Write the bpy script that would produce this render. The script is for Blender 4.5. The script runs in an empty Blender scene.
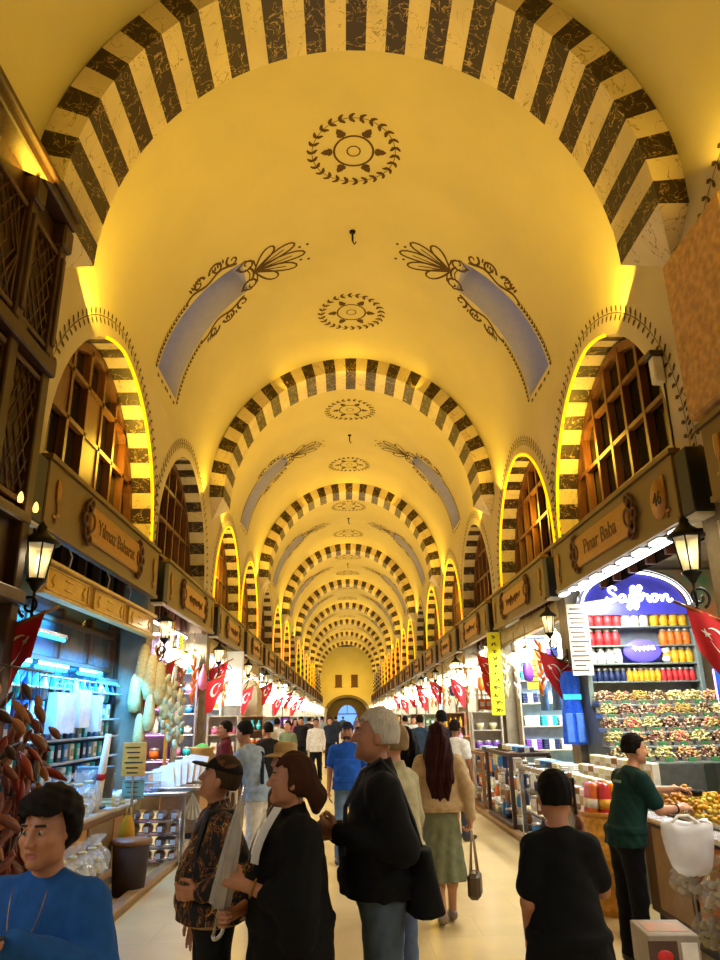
import bpy, bmesh, math, random
import numpy as np
from mathutils import Vector, Matrix, Euler
random.seed(7)
PI = math.pi
SC = bpy.context.scene
COL = SC.collection
R_ = math.radians

# ---------------------------------------------------------------- colour / materials
def s2l(c):
    return c / 12.92 if c <= 0.04045 else ((c + 0.055) / 1.055) ** 2.4
def hexc(h):
    h = h.lstrip('#')
    return tuple(s2l(int(h[i:i + 2], 16) / 255) for i in (0, 2, 4))
MATS = {}
def mat(name, col='#808080', rough=.6, metal=0., var=.14, scale=9., emit=0., ecol=None, trans=0., alpha=1., bump=0., bscale=40., spec=.5, stretch=(1, 1, 1), col2=None):
    if name in MATS: return MATS[name]
    m = bpy.data.materials.new(name); m.use_nodes = True
    nt = m.node_tree; b = nt.nodes['Principled BSDF']
    c = hexc(col) if isinstance(col, str) else col
    c2 = (hexc(col2) if isinstance(col2, str) else col2) if col2 else None
    tc = nt.nodes.new('ShaderNodeTexCoord'); mp = nt.nodes.new('ShaderNodeMapping')
    mp.inputs['Scale'].default_value = stretch
    nt.links.new(tc.outputs['Object'], mp.inputs['Vector'])
    nz = nt.nodes.new('ShaderNodeTexNoise'); nz.inputs['Scale'].default_value = scale; nz.inputs['Detail'].default_value = 4
    nt.links.new(mp.outputs['Vector'], nz.inputs['Vector'])
    cr = nt.nodes.new('ShaderNodeValToRGB')
    cr.color_ramp.elements[0].position = .32; cr.color_ramp.elements[1].position = .68
    lo = tuple(max(0, x * (1 - var)) for x in c); hi = c2 or tuple(min(1, x * (1 + var)) for x in c)
    if c2: lo = c
    cr.color_ramp.elements[0].color = (*lo, 1); cr.color_ramp.elements[1].color = (*hi, 1)
    nt.links.new(nz.outputs['Fac'], cr.inputs['Fac'])
    nt.links.new(cr.outputs['Color'], b.inputs['Base Color'])
    b.inputs['Roughness'].default_value = rough; b.inputs['Metallic'].default_value = metal
    b.inputs['Specular IOR Level'].default_value = spec
    if trans: b.inputs['Transmission Weight'].default_value = trans
    if alpha < 1: b.inputs['Alpha'].default_value = alpha
    if emit:
        e = hexc(ecol) if isinstance(ecol, str) else (ecol or c)
        b.inputs['Emission Color'].default_value = (*e, 1); b.inputs['Emission Strength'].default_value = emit
    if bump:
        bp = nt.nodes.new('ShaderNodeBump'); bp.inputs['Strength'].default_value = bump
        n2 = nt.nodes.new('ShaderNodeTexNoise'); n2.inputs['Scale'].default_value = bscale
        nt.links.new(mp.outputs['Vector'], n2.inputs['Vector'])
        nt.links.new(n2.outputs['Fac'], bp.inputs['Height']); nt.links.new(bp.outputs['Normal'], b.inputs['Normal'])
    MATS[name] = m
    return m

def marble(name, c1, c2, width=.06, scale=3.):
    m = mat(name, c1, rough=.45, var=.1, scale=2.)
    nt = m.node_tree; b = nt.nodes['Principled BSDF']
    base = b.inputs['Base Color'].links[0].from_socket
    tc = nt.nodes['Texture Coordinate']
    wv = nt.nodes.new('ShaderNodeTexNoise'); wv.inputs['Scale'].default_value = scale; wv.inputs['Detail'].default_value = 5; wv.inputs['Distortion'].default_value = 1.2
    nt.links.new(tc.outputs['Object'], wv.inputs['Vector'])
    sb = nt.nodes.new('ShaderNodeMath'); sb.operation = 'SUBTRACT'; sb.inputs[1].default_value = .5
    ab = nt.nodes.new('ShaderNodeMath'); ab.operation = 'ABSOLUTE'
    lt = nt.nodes.new('ShaderNodeMath'); lt.operation = 'LESS_THAN'; lt.inputs[1].default_value = width * .12
    nt.links.new(wv.outputs['Fac'], sb.inputs[0]); nt.links.new(sb.outputs[0], ab.inputs[0]); nt.links.new(ab.outputs[0], lt.inputs[0])
    mx = nt.nodes.new('ShaderNodeMix'); mx.data_type = 'RGBA'
    mx.inputs[7].default_value = (*hexc(c2), 1)
    nt.links.new(lt.outputs[0], mx.inputs[0]); nt.links.new(base, mx.inputs[6]); nt.links.new(mx.outputs[2], b.inputs['Base Color'])
    return m

def wood(name, c1, c2, rough=.5, axis=(6, 6, .7), scale=5.):
    return mat(name, c1, col2=c2, rough=rough, scale=scale, stretch=axis, bump=.15, bscale=12)

# ---------------------------------------------------------------- mesh builder
class MB:
    def __init__(s): s.v = []; s.f = []; s.m = []; s.sm = []
    def add(s, vs, fs, mi=0, smooth=False):
        o = len(s.v); s.v += [tuple(p) for p in vs]
        for f in fs: s.f.append(tuple(i + o for i in f)); s.m.append(mi); s.sm.append(smooth)
        return s
    def box(s, x0, x1, y0, y1, z0, z1, mi=0, M=None):
        vs = [(x, y, z) for z in (z0, z1) for y in (y0, y1) for x in (x0, x1)]
        if M is not None: vs = [M @ Vector(p) for p in vs]
        return s.add(vs, [(0, 2, 3, 1), (4, 5, 7, 6), (0, 1, 5, 4), (2, 6, 7, 3), (0, 4, 6, 2), (1, 3, 7, 5)], mi)
    def cbox(s, c, d, mi=0, M=None):
        return s.box(c[0] - d[0] / 2, c[0] + d[0] / 2, c[1] - d[1] / 2, c[1] + d[1] / 2, c[2] - d[2] / 2, c[2] + d[2] / 2, mi, M)
    def rbox(s, x0, x1, y0, y1, z0, z1, r=.01, mi=0, M=None):   # box with chamfered edges
        r = min(r, (x1 - x0) * .45, (y1 - y0) * .45, (z1 - z0) * .45)
        vs = []; 
        for sx in (0, 1):
            for sy in (0, 1):
                for sz in (0, 1):
                    X = (x0, x1)[sx]; Y = (y0, y1)[sy]; Z = (z0, z1)[sz]
                    ix = r if sx == 0 else -r; iy = r if sy == 0 else -r; iz = r if sz == 0 else -r
                    vs += [(X, Y + iy, Z + iz), (X + ix, Y, Z + iz), (X + ix, Y + iy, Z)]
        bm = bmesh.new()
        for p in vs: bm.verts.new(p)
        h = bmesh.ops.convex_hull(bm, input=list(bm.verts))
        bm.verts.index_update()
        V = [v.co.copy() for v in bm.verts]
        if M is not None: V = [M @ p for p in V]
        s.add(V, [[v.index for v in f.verts] for f in bm.faces], mi); bm.free()
        return s
    def tube(s, pts, rad, n=8, mi=0, closed=False, caps=True, smooth=True):
        pts = [Vector(p) for p in pts]; N = len(pts)
        rads = rad if isinstance(rad, (list, tuple)) else [rad] * N
        vs = []; up = None
        for i, p in enumerate(pts):
            a = pts[(i - 1) % N] if (closed or i > 0) else p
            b = pts[(i + 1) % N] if (closed or i < N - 1) else p
            t = (b - a); t = t.normalized() if t.length > 1e-9 else Vector((0, 0, 1))
            if up is None:
                up = Vector((0, 0, 1)) if abs(t.z) < .9 else Vector((1, 0, 0))
            e1 = (up - t * up.dot(t)); e1 = e1.normalized() if e1.length > 1e-6 else t.orthogonal().normalized()
            up = e1; e2 = t.cross(e1)
            for k in range(n):
                q = 2 * PI * k / n
                vs.append(p + (e1 * math.cos(q) + e2 * math.sin(q)) * rads[i])
        fs = []
        for i in range(N if closed else N - 1):
            j = (i + 1) % N
            for k in range(n):
                k2 = (k + 1) % n
                fs.append((i * n + k, j * n + k, j * n + k2, i * n + k2))
        s.add(vs, fs, mi, smooth)
        if caps and not closed:
            o = len(s.v) - len(vs)
            s.f.append(tuple(o + k for k in range(n))); s.m.append(mi); s.sm.append(False)
            s.f.append(tuple(o + (N - 1) * n + k for k in reversed(range(n)))); s.m.append(mi); s.sm.append(False)
        return s
    def lathe(s, prof, n=16, c=(0, 0, 0), mi=0, M=None, smooth=True, sx=1., sy=1.):   # prof: (r, z)
        vs = []
        for r, z in prof:
            for k in range(n):
                q = 2 * PI * k / n
                p = Vector((c[0] + r * sx * math.cos(q), c[1] + r * sy * math.sin(q), c[2] + z))
                vs.append(M @ p if M is not None else p)
        fs = []
        for i in range(len(prof) - 1):
            for k in range(n):
                k2 = (k + 1) % n
                fs.append((i * n + k, i * n + k2, (i + 1) * n + k2, (i + 1) * n + k))
        if prof[0][0] > 1e-6: fs.append(tuple(reversed(range(n))))
        if prof[-1][0] > 1e-6: fs.append(tuple((len(prof) - 1) * n + k for k in range(n)))
        return s.add(vs, fs, mi, smooth)
    def ball(s, c, r, n=10, m=7, mi=0, M=None):
        rx, ry, rz = r if isinstance(r, (tuple, list)) else (r, r, r)
        prof = [(math.sin(PI * i / m), -math.cos(PI * i / m)) for i in range(m + 1)]
        vs = []
        for a, b in prof:
            for k in range(n):
                q = 2 * PI * k / n; p = Vector((c[0] + rx * a * math.cos(q), c[1] + ry * a * math.sin(q), c[2] + rz * b))
                vs.append(M @ p if M is not None else p)
        fs = [(i * n + k, i * n + (k + 1) % n, (i + 1) * n + (k + 1) % n, (i + 1) * n + k) for i in range(m) for k in range(n)]
        return s.add(vs, fs, mi, True)
    def prism(s, poly, h, mi=0, M=None):     # poly in xy, extruded 0..h in z
        n = len(poly); vs = [Vector((x, y, 0)) for x, y in poly] + [Vector((x, y, h)) for x, y in poly]
        if M is not None: vs = [M @ p for p in vs]
        return s.add(vs, [tuple(reversed(range(n))), tuple(range(n, 2 * n))] + [(i, (i + 1) % n, n + (i + 1) % n, n + i) for i in range(n)], mi)
    def grid(s, P, mi=0, smooth=True, wrap=False):    # P[i][j] points
        a = len(P); b = len(P[0]); vs = [p for row in P for p in row]
        fs = [(i * b + j, i * b + (j + 1) % b, (i + 1) * b + (j + 1) % b, (i + 1) * b + j) for i in range(a - 1) for j in range(b if wrap else b - 1)]
        return s.add(vs, fs, mi, smooth)
    def mesh(s, name, mats):
        me = bpy.data.meshes.new(name); me.from_pydata([tuple(v) for v in s.v], [], s.f)
        for m in (mats if isinstance(mats, (list, tuple)) else [mats]): me.materials.append(m)
        me.polygons.foreach_set('material_index', s.m); me.polygons.foreach_set('use_smooth', s.sm)
        me.validate(); me.update()
        bm = bmesh.new(); bm.from_mesh(me); bmesh.ops.recalc_face_normals(bm, faces=bm.faces); bm.to_mesh(me); bm.free()
        return me
    def build(s, name, mats, parent=None, loc=None, rz=0., bevel=0.):
        o = bpy.data.objects.new(name, s.mesh(name, mats)); COL.objects.link(o)
        if parent is not None: o.parent = parent
        if loc is not None: o.location = loc
        if rz: o.rotation_euler.z = rz
        if bevel:
            bv = o.modifiers.new('soft', 'BEVEL'); bv.width = bevel; bv.segments = 2; bv.limit_method = 'ANGLE'
        return o

# ---------------------------------------------------------------- scene bookkeeping
def tag(o, label=None, cat=None, group=None, kind=None):
    if label: o['label'] = label
    if cat: o['category'] = cat
    if group: o['group'] = group
    if kind: o['kind'] = kind
    return o
def thing(name, label, cat, loc=(0, 0, 0), rz=0., group=None):
    o = bpy.data.objects.new(name, None); COL.objects.link(o)
    o.location = loc; o.rotation_euler = (0, 0, rz); o.empty_display_size = .1
    return tag(o, label, cat, group)
def dup(root, loc, rz=None, label=None, group=None, scale=None, rot=None):
    r = root.copy(); COL.objects.link(r); r.location = loc
    if rz is not None: r.rotation_euler = (0, 0, rz)
    if rot is not None: r.rotation_euler = rot
    if scale: r.scale = (scale, scale, scale) if isinstance(scale, (int, float)) else scale
    if label: r['label'] = label
    if group: r['group'] = group
    for ch in root.children:
        c = ch.copy(); COL.objects.link(c); c.parent = r
        for g in ch.children:
            d = g.copy(); COL.objects.link(d); d.parent = c
    return r
PROTO = {}
def inst(key, maker, loc, rz=0., label=None, group=None, scale=None, rot=None):
    """first use places the prototype itself, later ones copies of it"""
    if key not in PROTO:
        o = maker(); PROTO[key] = o
        o.location = loc; o.rotation_euler = rot if rot is not None else (0, 0, rz)
        if scale: o.scale = (scale, scale, scale) if isinstance(scale, (int, float)) else scale
        if label: o['label'] = label
        if group: o['group'] = group
        return o
    return dup(PROTO[key], loc, rz, label, group, scale if scale else (1, 1, 1), rot)
def struct(o):
    o['kind'] = 'structure'; return o
ORD = ['first', 'second', 'third', 'fourth', 'fifth', 'sixth', 'seventh', 'eighth', 'ninth', 'tenth', 'eleventh', 'twelfth', 'thirteenth', 'fourteenth', 'fifteenth', 'sixteenth', 'seventeenth', 'eighteenth', 'nineteenth', 'twentieth']
SIDE = {-1: 'left', 1: 'right'}

# ---------------------------------------------------------------- camera (720 x 960)
CF, CPITCH, CYAW, CROLL = 709.5, .3219, -.0245, -.0169
CAM = Vector((-.2, 0, 1.70))
_c, _s = math.cos(CYAW), math.sin(CYAW)
_r = Vector((_c, _s, 0)); _fh = Vector((-_s, _c, 0)); _z = Vector((0, 0, 1))
_fw = _fh * math.cos(CPITCH) + _z * math.sin(CPITCH); _up = _z * math.cos(CPITCH) - _fh * math.sin(CPITCH)
_c, _s = math.cos(CROLL), math.sin(CROLL)
_r2 = _r * _c + _up * _s; _up2 = _up * _c - _r * _s
def at(u, v, X=None, Y=None, Z=None):
    d = _fw * CF + _r2 * (u - 360) + _up2 * (480 - v)
    t = (X - CAM.x) / d.x if X is not None else (Y / d.y if Y is not None else (Z - CAM.z) / d.z)
    return CAM + d * t
cd = bpy.data.cameras.new('camera'); cam = bpy.data.objects.new('camera', cd); COL.objects.link(cam)
cd.sensor_fit = 'AUTO'; cd.sensor_width = 36; cd.lens = CF / 960 * 36; cd.clip_end = 300; cd.clip_start = .05
M = Matrix((_r2, _up2, -_fw)).transposed().to_4x4(); M.translation = CAM
cam.matrix_world = M
SC.camera = cam
def area(name, loc, size, power, col, rot=(0, 0, 0), spread=None):
    l = bpy.data.lights.new(name, 'AREA'); l.shape = 'RECTANGLE'; l.size, l.size_y = size; l.energy = power; l.color = col
    if spread: l.spread = spread
    o = bpy.data.objects.new(name, l); COL.objects.link(o); o.location = loc; o.rotation_euler = rot
    return o
# ================================================================ SETTING
Y0, BAY, NB = 6.18, 9.62, 9          # first striped arch, spacing, number of bays ahead
RV, ZS = 3.22, 6.68                  # vault radius = wall plane, springing height
YA, YE = -3.44, 92.8                 # hall start, end wall
SH = BAY / 2
TH, RD = .5, .31                    # striped arch half thickness, drop below the vault
M_vault = mat('cream_vault_paint', '#c4b587', rough=.85, var=.05, scale=.8)
M_wall = mat('cream_wall_plaster', '#c6b692', rough=.85, var=.06, scale=1.2)
M_mdark = marble('dark_veined_marble', '#2b1a12', '#a58a5c', .07, 5.)
M_mlite = marble('pale_veined_marble', '#cdbb98', '#8d7650', .035, 2.5)
M_orn = mat('painted_brown_ornament', '#4a3014', rough=.8, var=.15)
M_stone = mat('rough_ashlar_stone', '#a07c4a', rough=.9, var=.25, scale=14, bump=.5, bscale=30)
M_wood = wood('brown_window_wood', '#4a260f', '#683a18')
M_wooddk = wood('dark_carved_wood', '#2c170c', '#45261280'[:7])
M_glassdk = mat('dark_window_glass', '#1a1510', rough=.08, var=.2, spec=.6)
M_floor = mat('polished_cream_marble_floor', '#c6af7c', rough=.28, var=.1, scale=1.6, bump=.02, bscale=3)
nt = M_floor.node_tree; b = nt.nodes['Principled BSDF']
base = b.inputs['Base Color'].links[0].from_socket
bk = nt.nodes.new('ShaderNodeTexBrick'); bk.inputs['Scale'].default_value = 1.; bk.inputs['Mortar Size'].default_value = .004
bk.inputs['Brick Width'].default_value = .9; bk.inputs['Row Height'].default_value = .6
bk.inputs['Color1'].default_value = (1, 1, 1, 1); bk.inputs['Color2'].default_value = (.93, .92, .9, 1); bk.inputs['Mortar'].default_value = (.78, .75, .7, 1)
nt.links.new(nt.nodes['Texture Coordinate'].outputs['Object'], bk.inputs['Vector'])
mx = nt.nodes.new('ShaderNodeMix'); mx.data_type = 'RGBA'; mx.blend_type = 'MULTIPLY'; mx.inputs[0].default_value = 1
nt.links.new(base, mx.inputs[6]); nt.links.new(bk.outputs['Color'], mx.inputs[7]); nt.links.new(mx.outputs[2], b.inputs['Base Color'])
M_neon = mat('yellow_led_rope', '#ffd000', emit=2.1, ecol=(1., .36, .0), var=0)
M_sky = mat('daylight_pane', '#aebfe6', emit=.5, ecol=(.36, .42, .72), var=0)
M_shaft = mat('skylight_shaft_paint', '#b3adb0', rough=.9, var=.04)

o = struct(MB().box(-6.6, 6.6, YA, YE + 6, -.12, 0).build('floor', M_floor))

# --- vault with skylight openings
YB = [Y0 + BAY * k for k in range(-1, NB + 1)]       # arch positions
def ring(th, y): return (RV * math.cos(th), y, ZS + RV * math.sin(th))
SK0, SK1 = R_(8), R_(53)
def skw(th):
    t = min(1, max(0, (th - SK0) / (SK1 - SK0))); return .62 - .2 * t
NT = 48
ths = [0.0, R_(4), SK0] + [SK0 + (SK1 - SK0) * i / 12 for i in range(1, 13)] + [R_(q) for q in (56, 59, 62, 65, 68, 71, 74, 77, 80, 83, 86.5, 90)]
mb = MB(); sh = []
for k in range(NB):
    ya, yb = YB[k], YB[k + 1]; yc = (ya + yb) / 2 + .02
    for s in (-1, 1):
        P = []
        for th in ths:
            w = skw(th); t2 = th if s > 0 else PI - th
            ys = [ya + (yc - w - ya) * q / 8 for q in range(9)] + [yc + w + (yb - yc - w) * q / 8 for q in range(9)]
            P.append([ring(t2, y) for y in ys])
        nb = len(P[0]); vs = [p for r in P for p in r]; fs = []
        for i in range(len(P) - 1):
            for j in range(nb - 1):
                if j == 8 and 2 <= i < 14: continue
                fs.append((i * nb + j, i * nb + j + 1, (i + 1) * nb + j + 1, (i + 1) * nb + j))
        mb.add(vs, fs, 0, True)
        # shaft behind the opening
        sb = MB(); L = .8
        def outp(p, d=L):
            th = math.atan2(p[2] - ZS, p[0]); return (p[0] + d * math.cos(th), p[1], p[2] + d * math.sin(th))
        lft = [P[i][8] for i in range(2, 15)]; rgt = [P[i][9] for i in range(2, 15)]
        sb.grid([lft, [outp(p) for p in lft]]); sb.grid([rgt, [outp(p) for p in rgt]])
        sb.grid([[lft[0], rgt[0]], [outp(lft[0]), outp(rgt[0])]]); sb.grid([[lft[-1], rgt[-1]], [outp(lft[-1]), outp(rgt[-1])]])
        so = struct(sb.build('skylight_shaft', M_shaft))
        pb = MB(); pb.grid([[outp(p) for p in lft], [outp(p) for p in rgt]])
        po = pb.build('daylight_pane', M_sky, so)
ceil_o = struct(mb.build('ceiling', M_vault))

# --- striped transverse arches
def make_arch():
    mb = MB(); N = 37; a0, a1 = R_(.8), R_(179.2); ri = RV - RD; ro = RV + .05
    for i in range(N):
        t0 = a0 + (a1 - a0) * i / N; t1 = a0 + (a1 - a0) * (i + 1) / N; mi = i % 2
        for q in range(2):
            u0 = t0 + (t1 - t0) * q / 2; u1 = t0 + (t1 - t0) * (q + 1) / 2
            def c(r, t, y): return (r * math.cos(t), y, r * math.sin(t) * (1 + .3 / RV) - .3)
            mb.add([c(ri, u0, -TH), c(ri, u1, -TH), c(ro, u1, -TH), c(ro, u0, -TH)], [(0, 1, 2, 3)], mi)
            mb.add([c(ri, u0, TH), c(ri, u1, TH), c(ro, u1, TH), c(ro, u0, TH)], [(0, 1, 2, 3)], mi)
            mb.add([c(ri, u0, -TH), c(ri, u1, -TH), c(ri, u1, TH), c(ri, u0, TH)], [(0, 1, 2, 3)], mi)
    for s in (-1, 1):      # corbel tapering into the wall
        xi = s * ri * math.cos(a0); z0 = -.3 + ri * math.sin(a0) * 1.09; xo = s * (RV + .05)
        mb.add([(xi, -TH, z0), (xi, TH, z0), (xo, TH, z0 + .02), (xo, -TH, z0 + .02), (s * RV, 0, z0 - .38)],
               [(0, 1, 4), (1, 2, 4), (2, 3, 4), (3, 0, 4), (0, 3, 2, 1)], 1)
    return mb.mesh('striped_arch', [M_mdark, M_mlite])
arch_me = make_arch()
for k, y in enumerate(YB[:-1]):
    a = bpy.data.objects.new('trim_arch', arch_me); COL.objects.link(a); a.location = (0, y, ZS); struct(a)

# --- side walls with arched openings (lunettes)
HW, ZJ, ZB = 2.05, 4.36, 3.42                 # half width, springing, bottom of opening
def lun_outline(hw=HW, zj=ZJ, zb=ZB, na=26, nj=4, rise=2.16):
    pts = [(-hw, zb + (zj - zb) * i / nj) for i in range(nj)]
    for i in range(na + 1):
        t = PI * i / na; x = -hw * math.cos(t); z = math.sin(t)
        z = zj + rise * (z * .94 + .06 * (1 - abs(math.cos(t))))
        pts.append((x, z))
    return pts + [(hw, zj + (zb - zj) * (i + 1) / nj) for i in range(nj)]
LUN = []                                       # lunette centres
for k in range(-1, NB - 1 + 1):
    for d in (2.62, 7.02): LUN.append(Y0 + BAY * k + d)
LUN = [y for y in LUN if y < YE - 2]
LUNS = {-1: list(LUN), 1: list(LUN)}
LUNS[1][1] += .4
OUT = lun_outline()
WB = 2.2
mbw = {-1: MB(), 1: MB()}
for s in (-1, 1):
    LUN = LUNS[s]; mb = mbw[s]; edges = [YA]
    for i in range(len(LUN) - 1): edges.append((LUN[i] + LUN[i + 1]) / 2)
    edges.append(YE)
    for i, yc in enumerate(LUN):
        l, r = edges[i] - yc, edges[i + 1] - yc
        outer = []
        for (x, z) in OUT:
            if abs(x) >= HW - 1e-6: outer.append((l if x < 0 else r, z))
            else:
                t = math.atan2(z - ZJ, x); q = (x + HW) / (2 * HW)
                ox = x * 4; oz = ZJ + (z - ZJ) * 4
                # project on rectangle
                f = 1e9
                if x < 0: f = min(f, l / x)
                if x > 0: f = min(f, r / x)
                if z > ZJ: f = min(f, (ZS + .01 - ZJ) / (z - ZJ))
                outer.append((x * f, ZJ + (z - ZJ) * f))
        X = s * RV
        P = [[(X, yc + a, b) for a, b in OUT], [(X, yc + a, b) for a, b in outer]]
        mb.grid(P, 0, False)
        # fill the two upper corners
        for cx in (l, r):
            sel = [p for p in outer]
            idx = [j for j, p in enumerate(outer) if abs(p[0] - cx) < 1e-5]
            top = max(idx, key=lambda j: outer[j][1]); nb = top + 1 if cx == l else top - 1
            mb.add([(X, yc + outer[top][0], outer[top][1]), (X, yc + cx, ZS + .01), (X, yc + outer[nb][0], outer[nb][1])], [(0, 1, 2)])
    struct(mb.build('wall_' + SIDE[s], M_wall))

# reveals, neon ropes, windows
def resample(pts, n):
    d = [0]
    for a, b in zip(pts, pts[1:]): d.append(d[-1] + math.hypot(b[0] - a[0], b[1] - a[1]))
    out = []
    for i in range(n + 1):
        t = d[-1] * i / n; j = max(k for k in range(len(d)) if d[k] <= t + 1e-9); j = min(j, len(pts) - 2)
        q = (t - d[j]) / (d[j + 1] - d[j]); out.append((pts[j][0] + (pts[j + 1][0] - pts[j][0]) * q, pts[j][1] + (pts[j + 1][1] - pts[j][1]) * q))
    return out
DEP = .46
def make_reveal(s):
    mb = MB(); N = 35; pts = resample(lun_outline(na=60), N * 2)
    for i in range(N * 2):
        (a, b), (c, d) = pts[i], pts[i + 1]
        mb.add([(0, a, b), (0, c, d), (s * DEP, c, d), (s * DEP, a, b)], [(0, 1, 2, 3)], (i // 2) % 2)
    return mb.mesh('window_reveal', [M_mlite, M_mdark])
def make_window(s, variant):
    ins = lun_outline(HW - .03, ZJ, ZB, rise=2.13)
    fr = MB()
    for off, t in ((.0, .11),):
        inn = lun_outline(HW - .15, ZJ, ZB, rise=2.0)
        for X in (0, s * .1): fr.grid([[(X, a, b) for a, b in ins], [(X, a, b) for a, b in inn]], 0, False)
        fr.grid([[(0, a, b) for a, b in inn], [(s * .1, a, b) for a, b in inn]], 0, False)
    def ztop(x): return ZJ + 2.05 * math.sqrt(max(0, 1 - (x / (HW - .08)) ** 2))
    nv = 7
    for i in range(1, nv):
        x = -HW + .1 + (2 * HW - .2) * i / nv
        fr.box(min(0, s * .09) - .012, max(0, s * .09), x - .035, x + .035, ZB, ztop(x))
    for z in (3.9, 4.55, 5.2, 5.85):
        if z < ZJ: w = HW - .1
        else: w = (HW - .1) * math.sqrt(max(0, 1 - ((z - ZJ) / 2.08) ** 2))
        fr.box(min(0, s * .07) - .006, max(0, s * .07), -w, w, z - .03, z + .03)
    if variant == 1:      # two wooden shutters filling panes
        w = (2 * HW - .2) / nv
        for i, za, zb in ((2, 5.2, 6.0), (4, 4.55, 5.85)):
            x = -HW + .1 + w * i
            fr.box(min(s * .02, s * .05), max(s * .02, s * .05), x - w, x, za, zb)
    me = fr.mesh('window_frame', M_wood)
    g = MB(); n = len(ins)
    g.add([(s * .06, a, b) for a, b in ins], [tuple(range(n))], 0)
    return me, g.mesh('window_glass', M_glassdk)
REV = {s: make_reveal(s) for s in (-1, 1)}
WIN = {(s, v): make_window(s, v) for s in (-1, 1) for v in (0, 1)}
# leaf border round each lunette, painted on the wall
def make_border(s):
    mb = MB(); pts = resample(lun_outline(HW + .3, ZJ, ZB + .4, na=60, rise=2.42), 56)
    def X(z): return s * ((math.sqrt(max(0, RV ** 2 - (z - ZS) ** 2)) if z > ZS else RV) - .006)
    for i in range(1, 56):
        a, b = pts[i]; a2, b2 = pts[i + 1]; dx, dz = a2 - a, b2 - b; l = math.hypot(dx, dz); dx /= l; dz /= l; nx, nz = -dz, dx
        for sd in (-1, 1):      # a leaf each side of the stem
            q = [(0, 0), (.045, .035), (.06, .085), (.025, .1), (.0, .05)]
            vs = [(a + dx * p + nx * sd * w, b + dz * p + nz * sd * w) for p, w in q]
            mb.add([(X(z), y, z) for y, z in vs], [tuple(range(5))])
        vs = [(a + nx * .006, b + nz * .006), (a2 + nx * .006, b2 + nz * .006), (a2 - nx * .006, b2 - nz * .006), (a - nx * .006, b - nz * .006)]
        mb.add([(X(z), y, z) for y, z in vs], [(0, 1, 2, 3)])
    return mb.mesh('painted_leaf_border', M_orn)
BOR = {s: make_border(s) for s in (-1, 1)}
def link(me, name, loc, parent=None):
    o = bpy.data.objects.new(name, me); COL.objects.link(o); o.location = loc
    if parent: o.parent = parent
    return o
LIT = {-1: {2: 'far', 4: 1, 5: 1, 7: 1, 8: 1, 10: 1, 11: 1, 12: 1, 13: 1, 14: 1, 15: 1}, 1: {1: 1, 2: 'far', 3: 1, 5: 1, 6: 1, 8: 1, 9: 1, 10: 1, 11: 1, 12: 1, 13: 1, 14: 1}}
wn = 0; LITW = []
for s in (-1, 1):
    for i, yc in enumerate(LUNS[s]):
        wn += 1
        w = struct(link(REV[s], 'window_%d' % wn, (s * RV, yc, 0)))
        fm, gm = WIN[(s, 1 if (s == -1 and i == 2) else 0)]
        link(fm, 'window_frame', (s * (DEP - .16), 0, 0), w); link(gm, 'window_glass', (s * (DEP - .12), 0, 0), w)
        link(BOR[s], 'painted_leaf_border', (0 - s * RV, 0, 0), w)
        lit = LIT[s].get(i)
        if lit:
            pts = resample(lun_outline(HW - .0, ZJ, ZB + .55, na=60), 60)
            if lit == 'far': pts = pts[24:58]
            rb = MB(); rb.tube([(s * (RV - .012), a, b) for a, b in pts], .022, n=6)
            ro = rb.build('led_rope_light', M_neon, None, (0, yc, 0))
            tag(ro, 'glowing yellow rope light edging the %s arched window on the %s wall' % (ORD[i], SIDE[s]), 'rope light', 'yellow rope lights around the arched windows')
            LITW.append((s, yc + (1.0 if lit == 'far' else 0), i))
# --- end wall with gate
mb = MB(); hw = 2.55
gate = [(-hw, 0)] + [(-hw, 1.9)] + [(hw * -math.cos(PI * i / 16), 1.9 + 2.15 * math.sin(PI * i / 16)) for i in range(1, 16)] + [(hw, 1.9), (hw, 0)]
for i in range(len(gate) - 1):
    (a, b), (c, d) = gate[i], gate[i + 1]
    A = (-4.0 if a < 0 and i < 2 else (4.0 if i >= len(gate) - 3 else a * 1.57), 0 if b == 0 else (1.9 if b <= 1.9 else 10.2))
    def outp(p, k):
        x, z = p
        if k <= 1: return (-4, z)
        if k >= len(gate) - 2: return (4, z)
        return (x * 1.57, 10.2)
    q0, q1 = outp(gate[i], i), outp(gate[i + 1], i + 1)
    mb.add([(a, YE, b), (c, YE, d), (q1[0], YE, q1[1]), (q0[0], YE, q0[1])], [(0, 1, 2, 3)])
mb.add([(-4, YE, 1.9), (-4, YE, 10.2), (gate[2][0] * 1.57, YE, 10.2)], [(0, 1, 2)])
mb.add([(4, YE, 1.9), (4, YE, 10.2), (gate[-3][0] * 1.57, YE, 10.2)], [(0, 1, 2)])
struct(mb.build('wall_end', M_vault))
M_gst = mat('grey_brown_gate_stone', '#6b5a3c', rough=.9)
mb = MB(); n = len(gate)
mb.grid([[(a, YE, b) for a, b in gate], [(a, YE + 3, b) for a, b in gate]], 0, False)
mb.grid([[(a, YE - .02, b) for a, b in gate], [(a * 1.14, YE - .02, b * 1.07) for a, b in gate]], 0, False)
g2 = [(a * .5, b * .78) for a, b in gate]
mb.grid([[(a, YE + 3, b) for a, b in gate], [(a, YE + 3, b) for a, b in g2]], 0, False)
struct(mb.build('trim_gate', M_gst))
M_out = mat('evening_sky_blue', '#5f9cff', emit=1.0, ecol=(.16, .42, 1.0), var=0)
mb = MB(); mb.add([(a * 1.1, YE + 3.4, b) for a, b in g2], [tuple(range(n))]); struct(mb.build('door_1', M_out))
mb = MB(); mb.box(-1.3, 1.3, YE + 3.1, YE + 3.2, 2.0, 2.12); mb.box(-.04, .04, YE + 3.1, YE + 3.2, 2.1, 3.2)
struct(mb.build('trim_gate_bar', M_gst))
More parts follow.
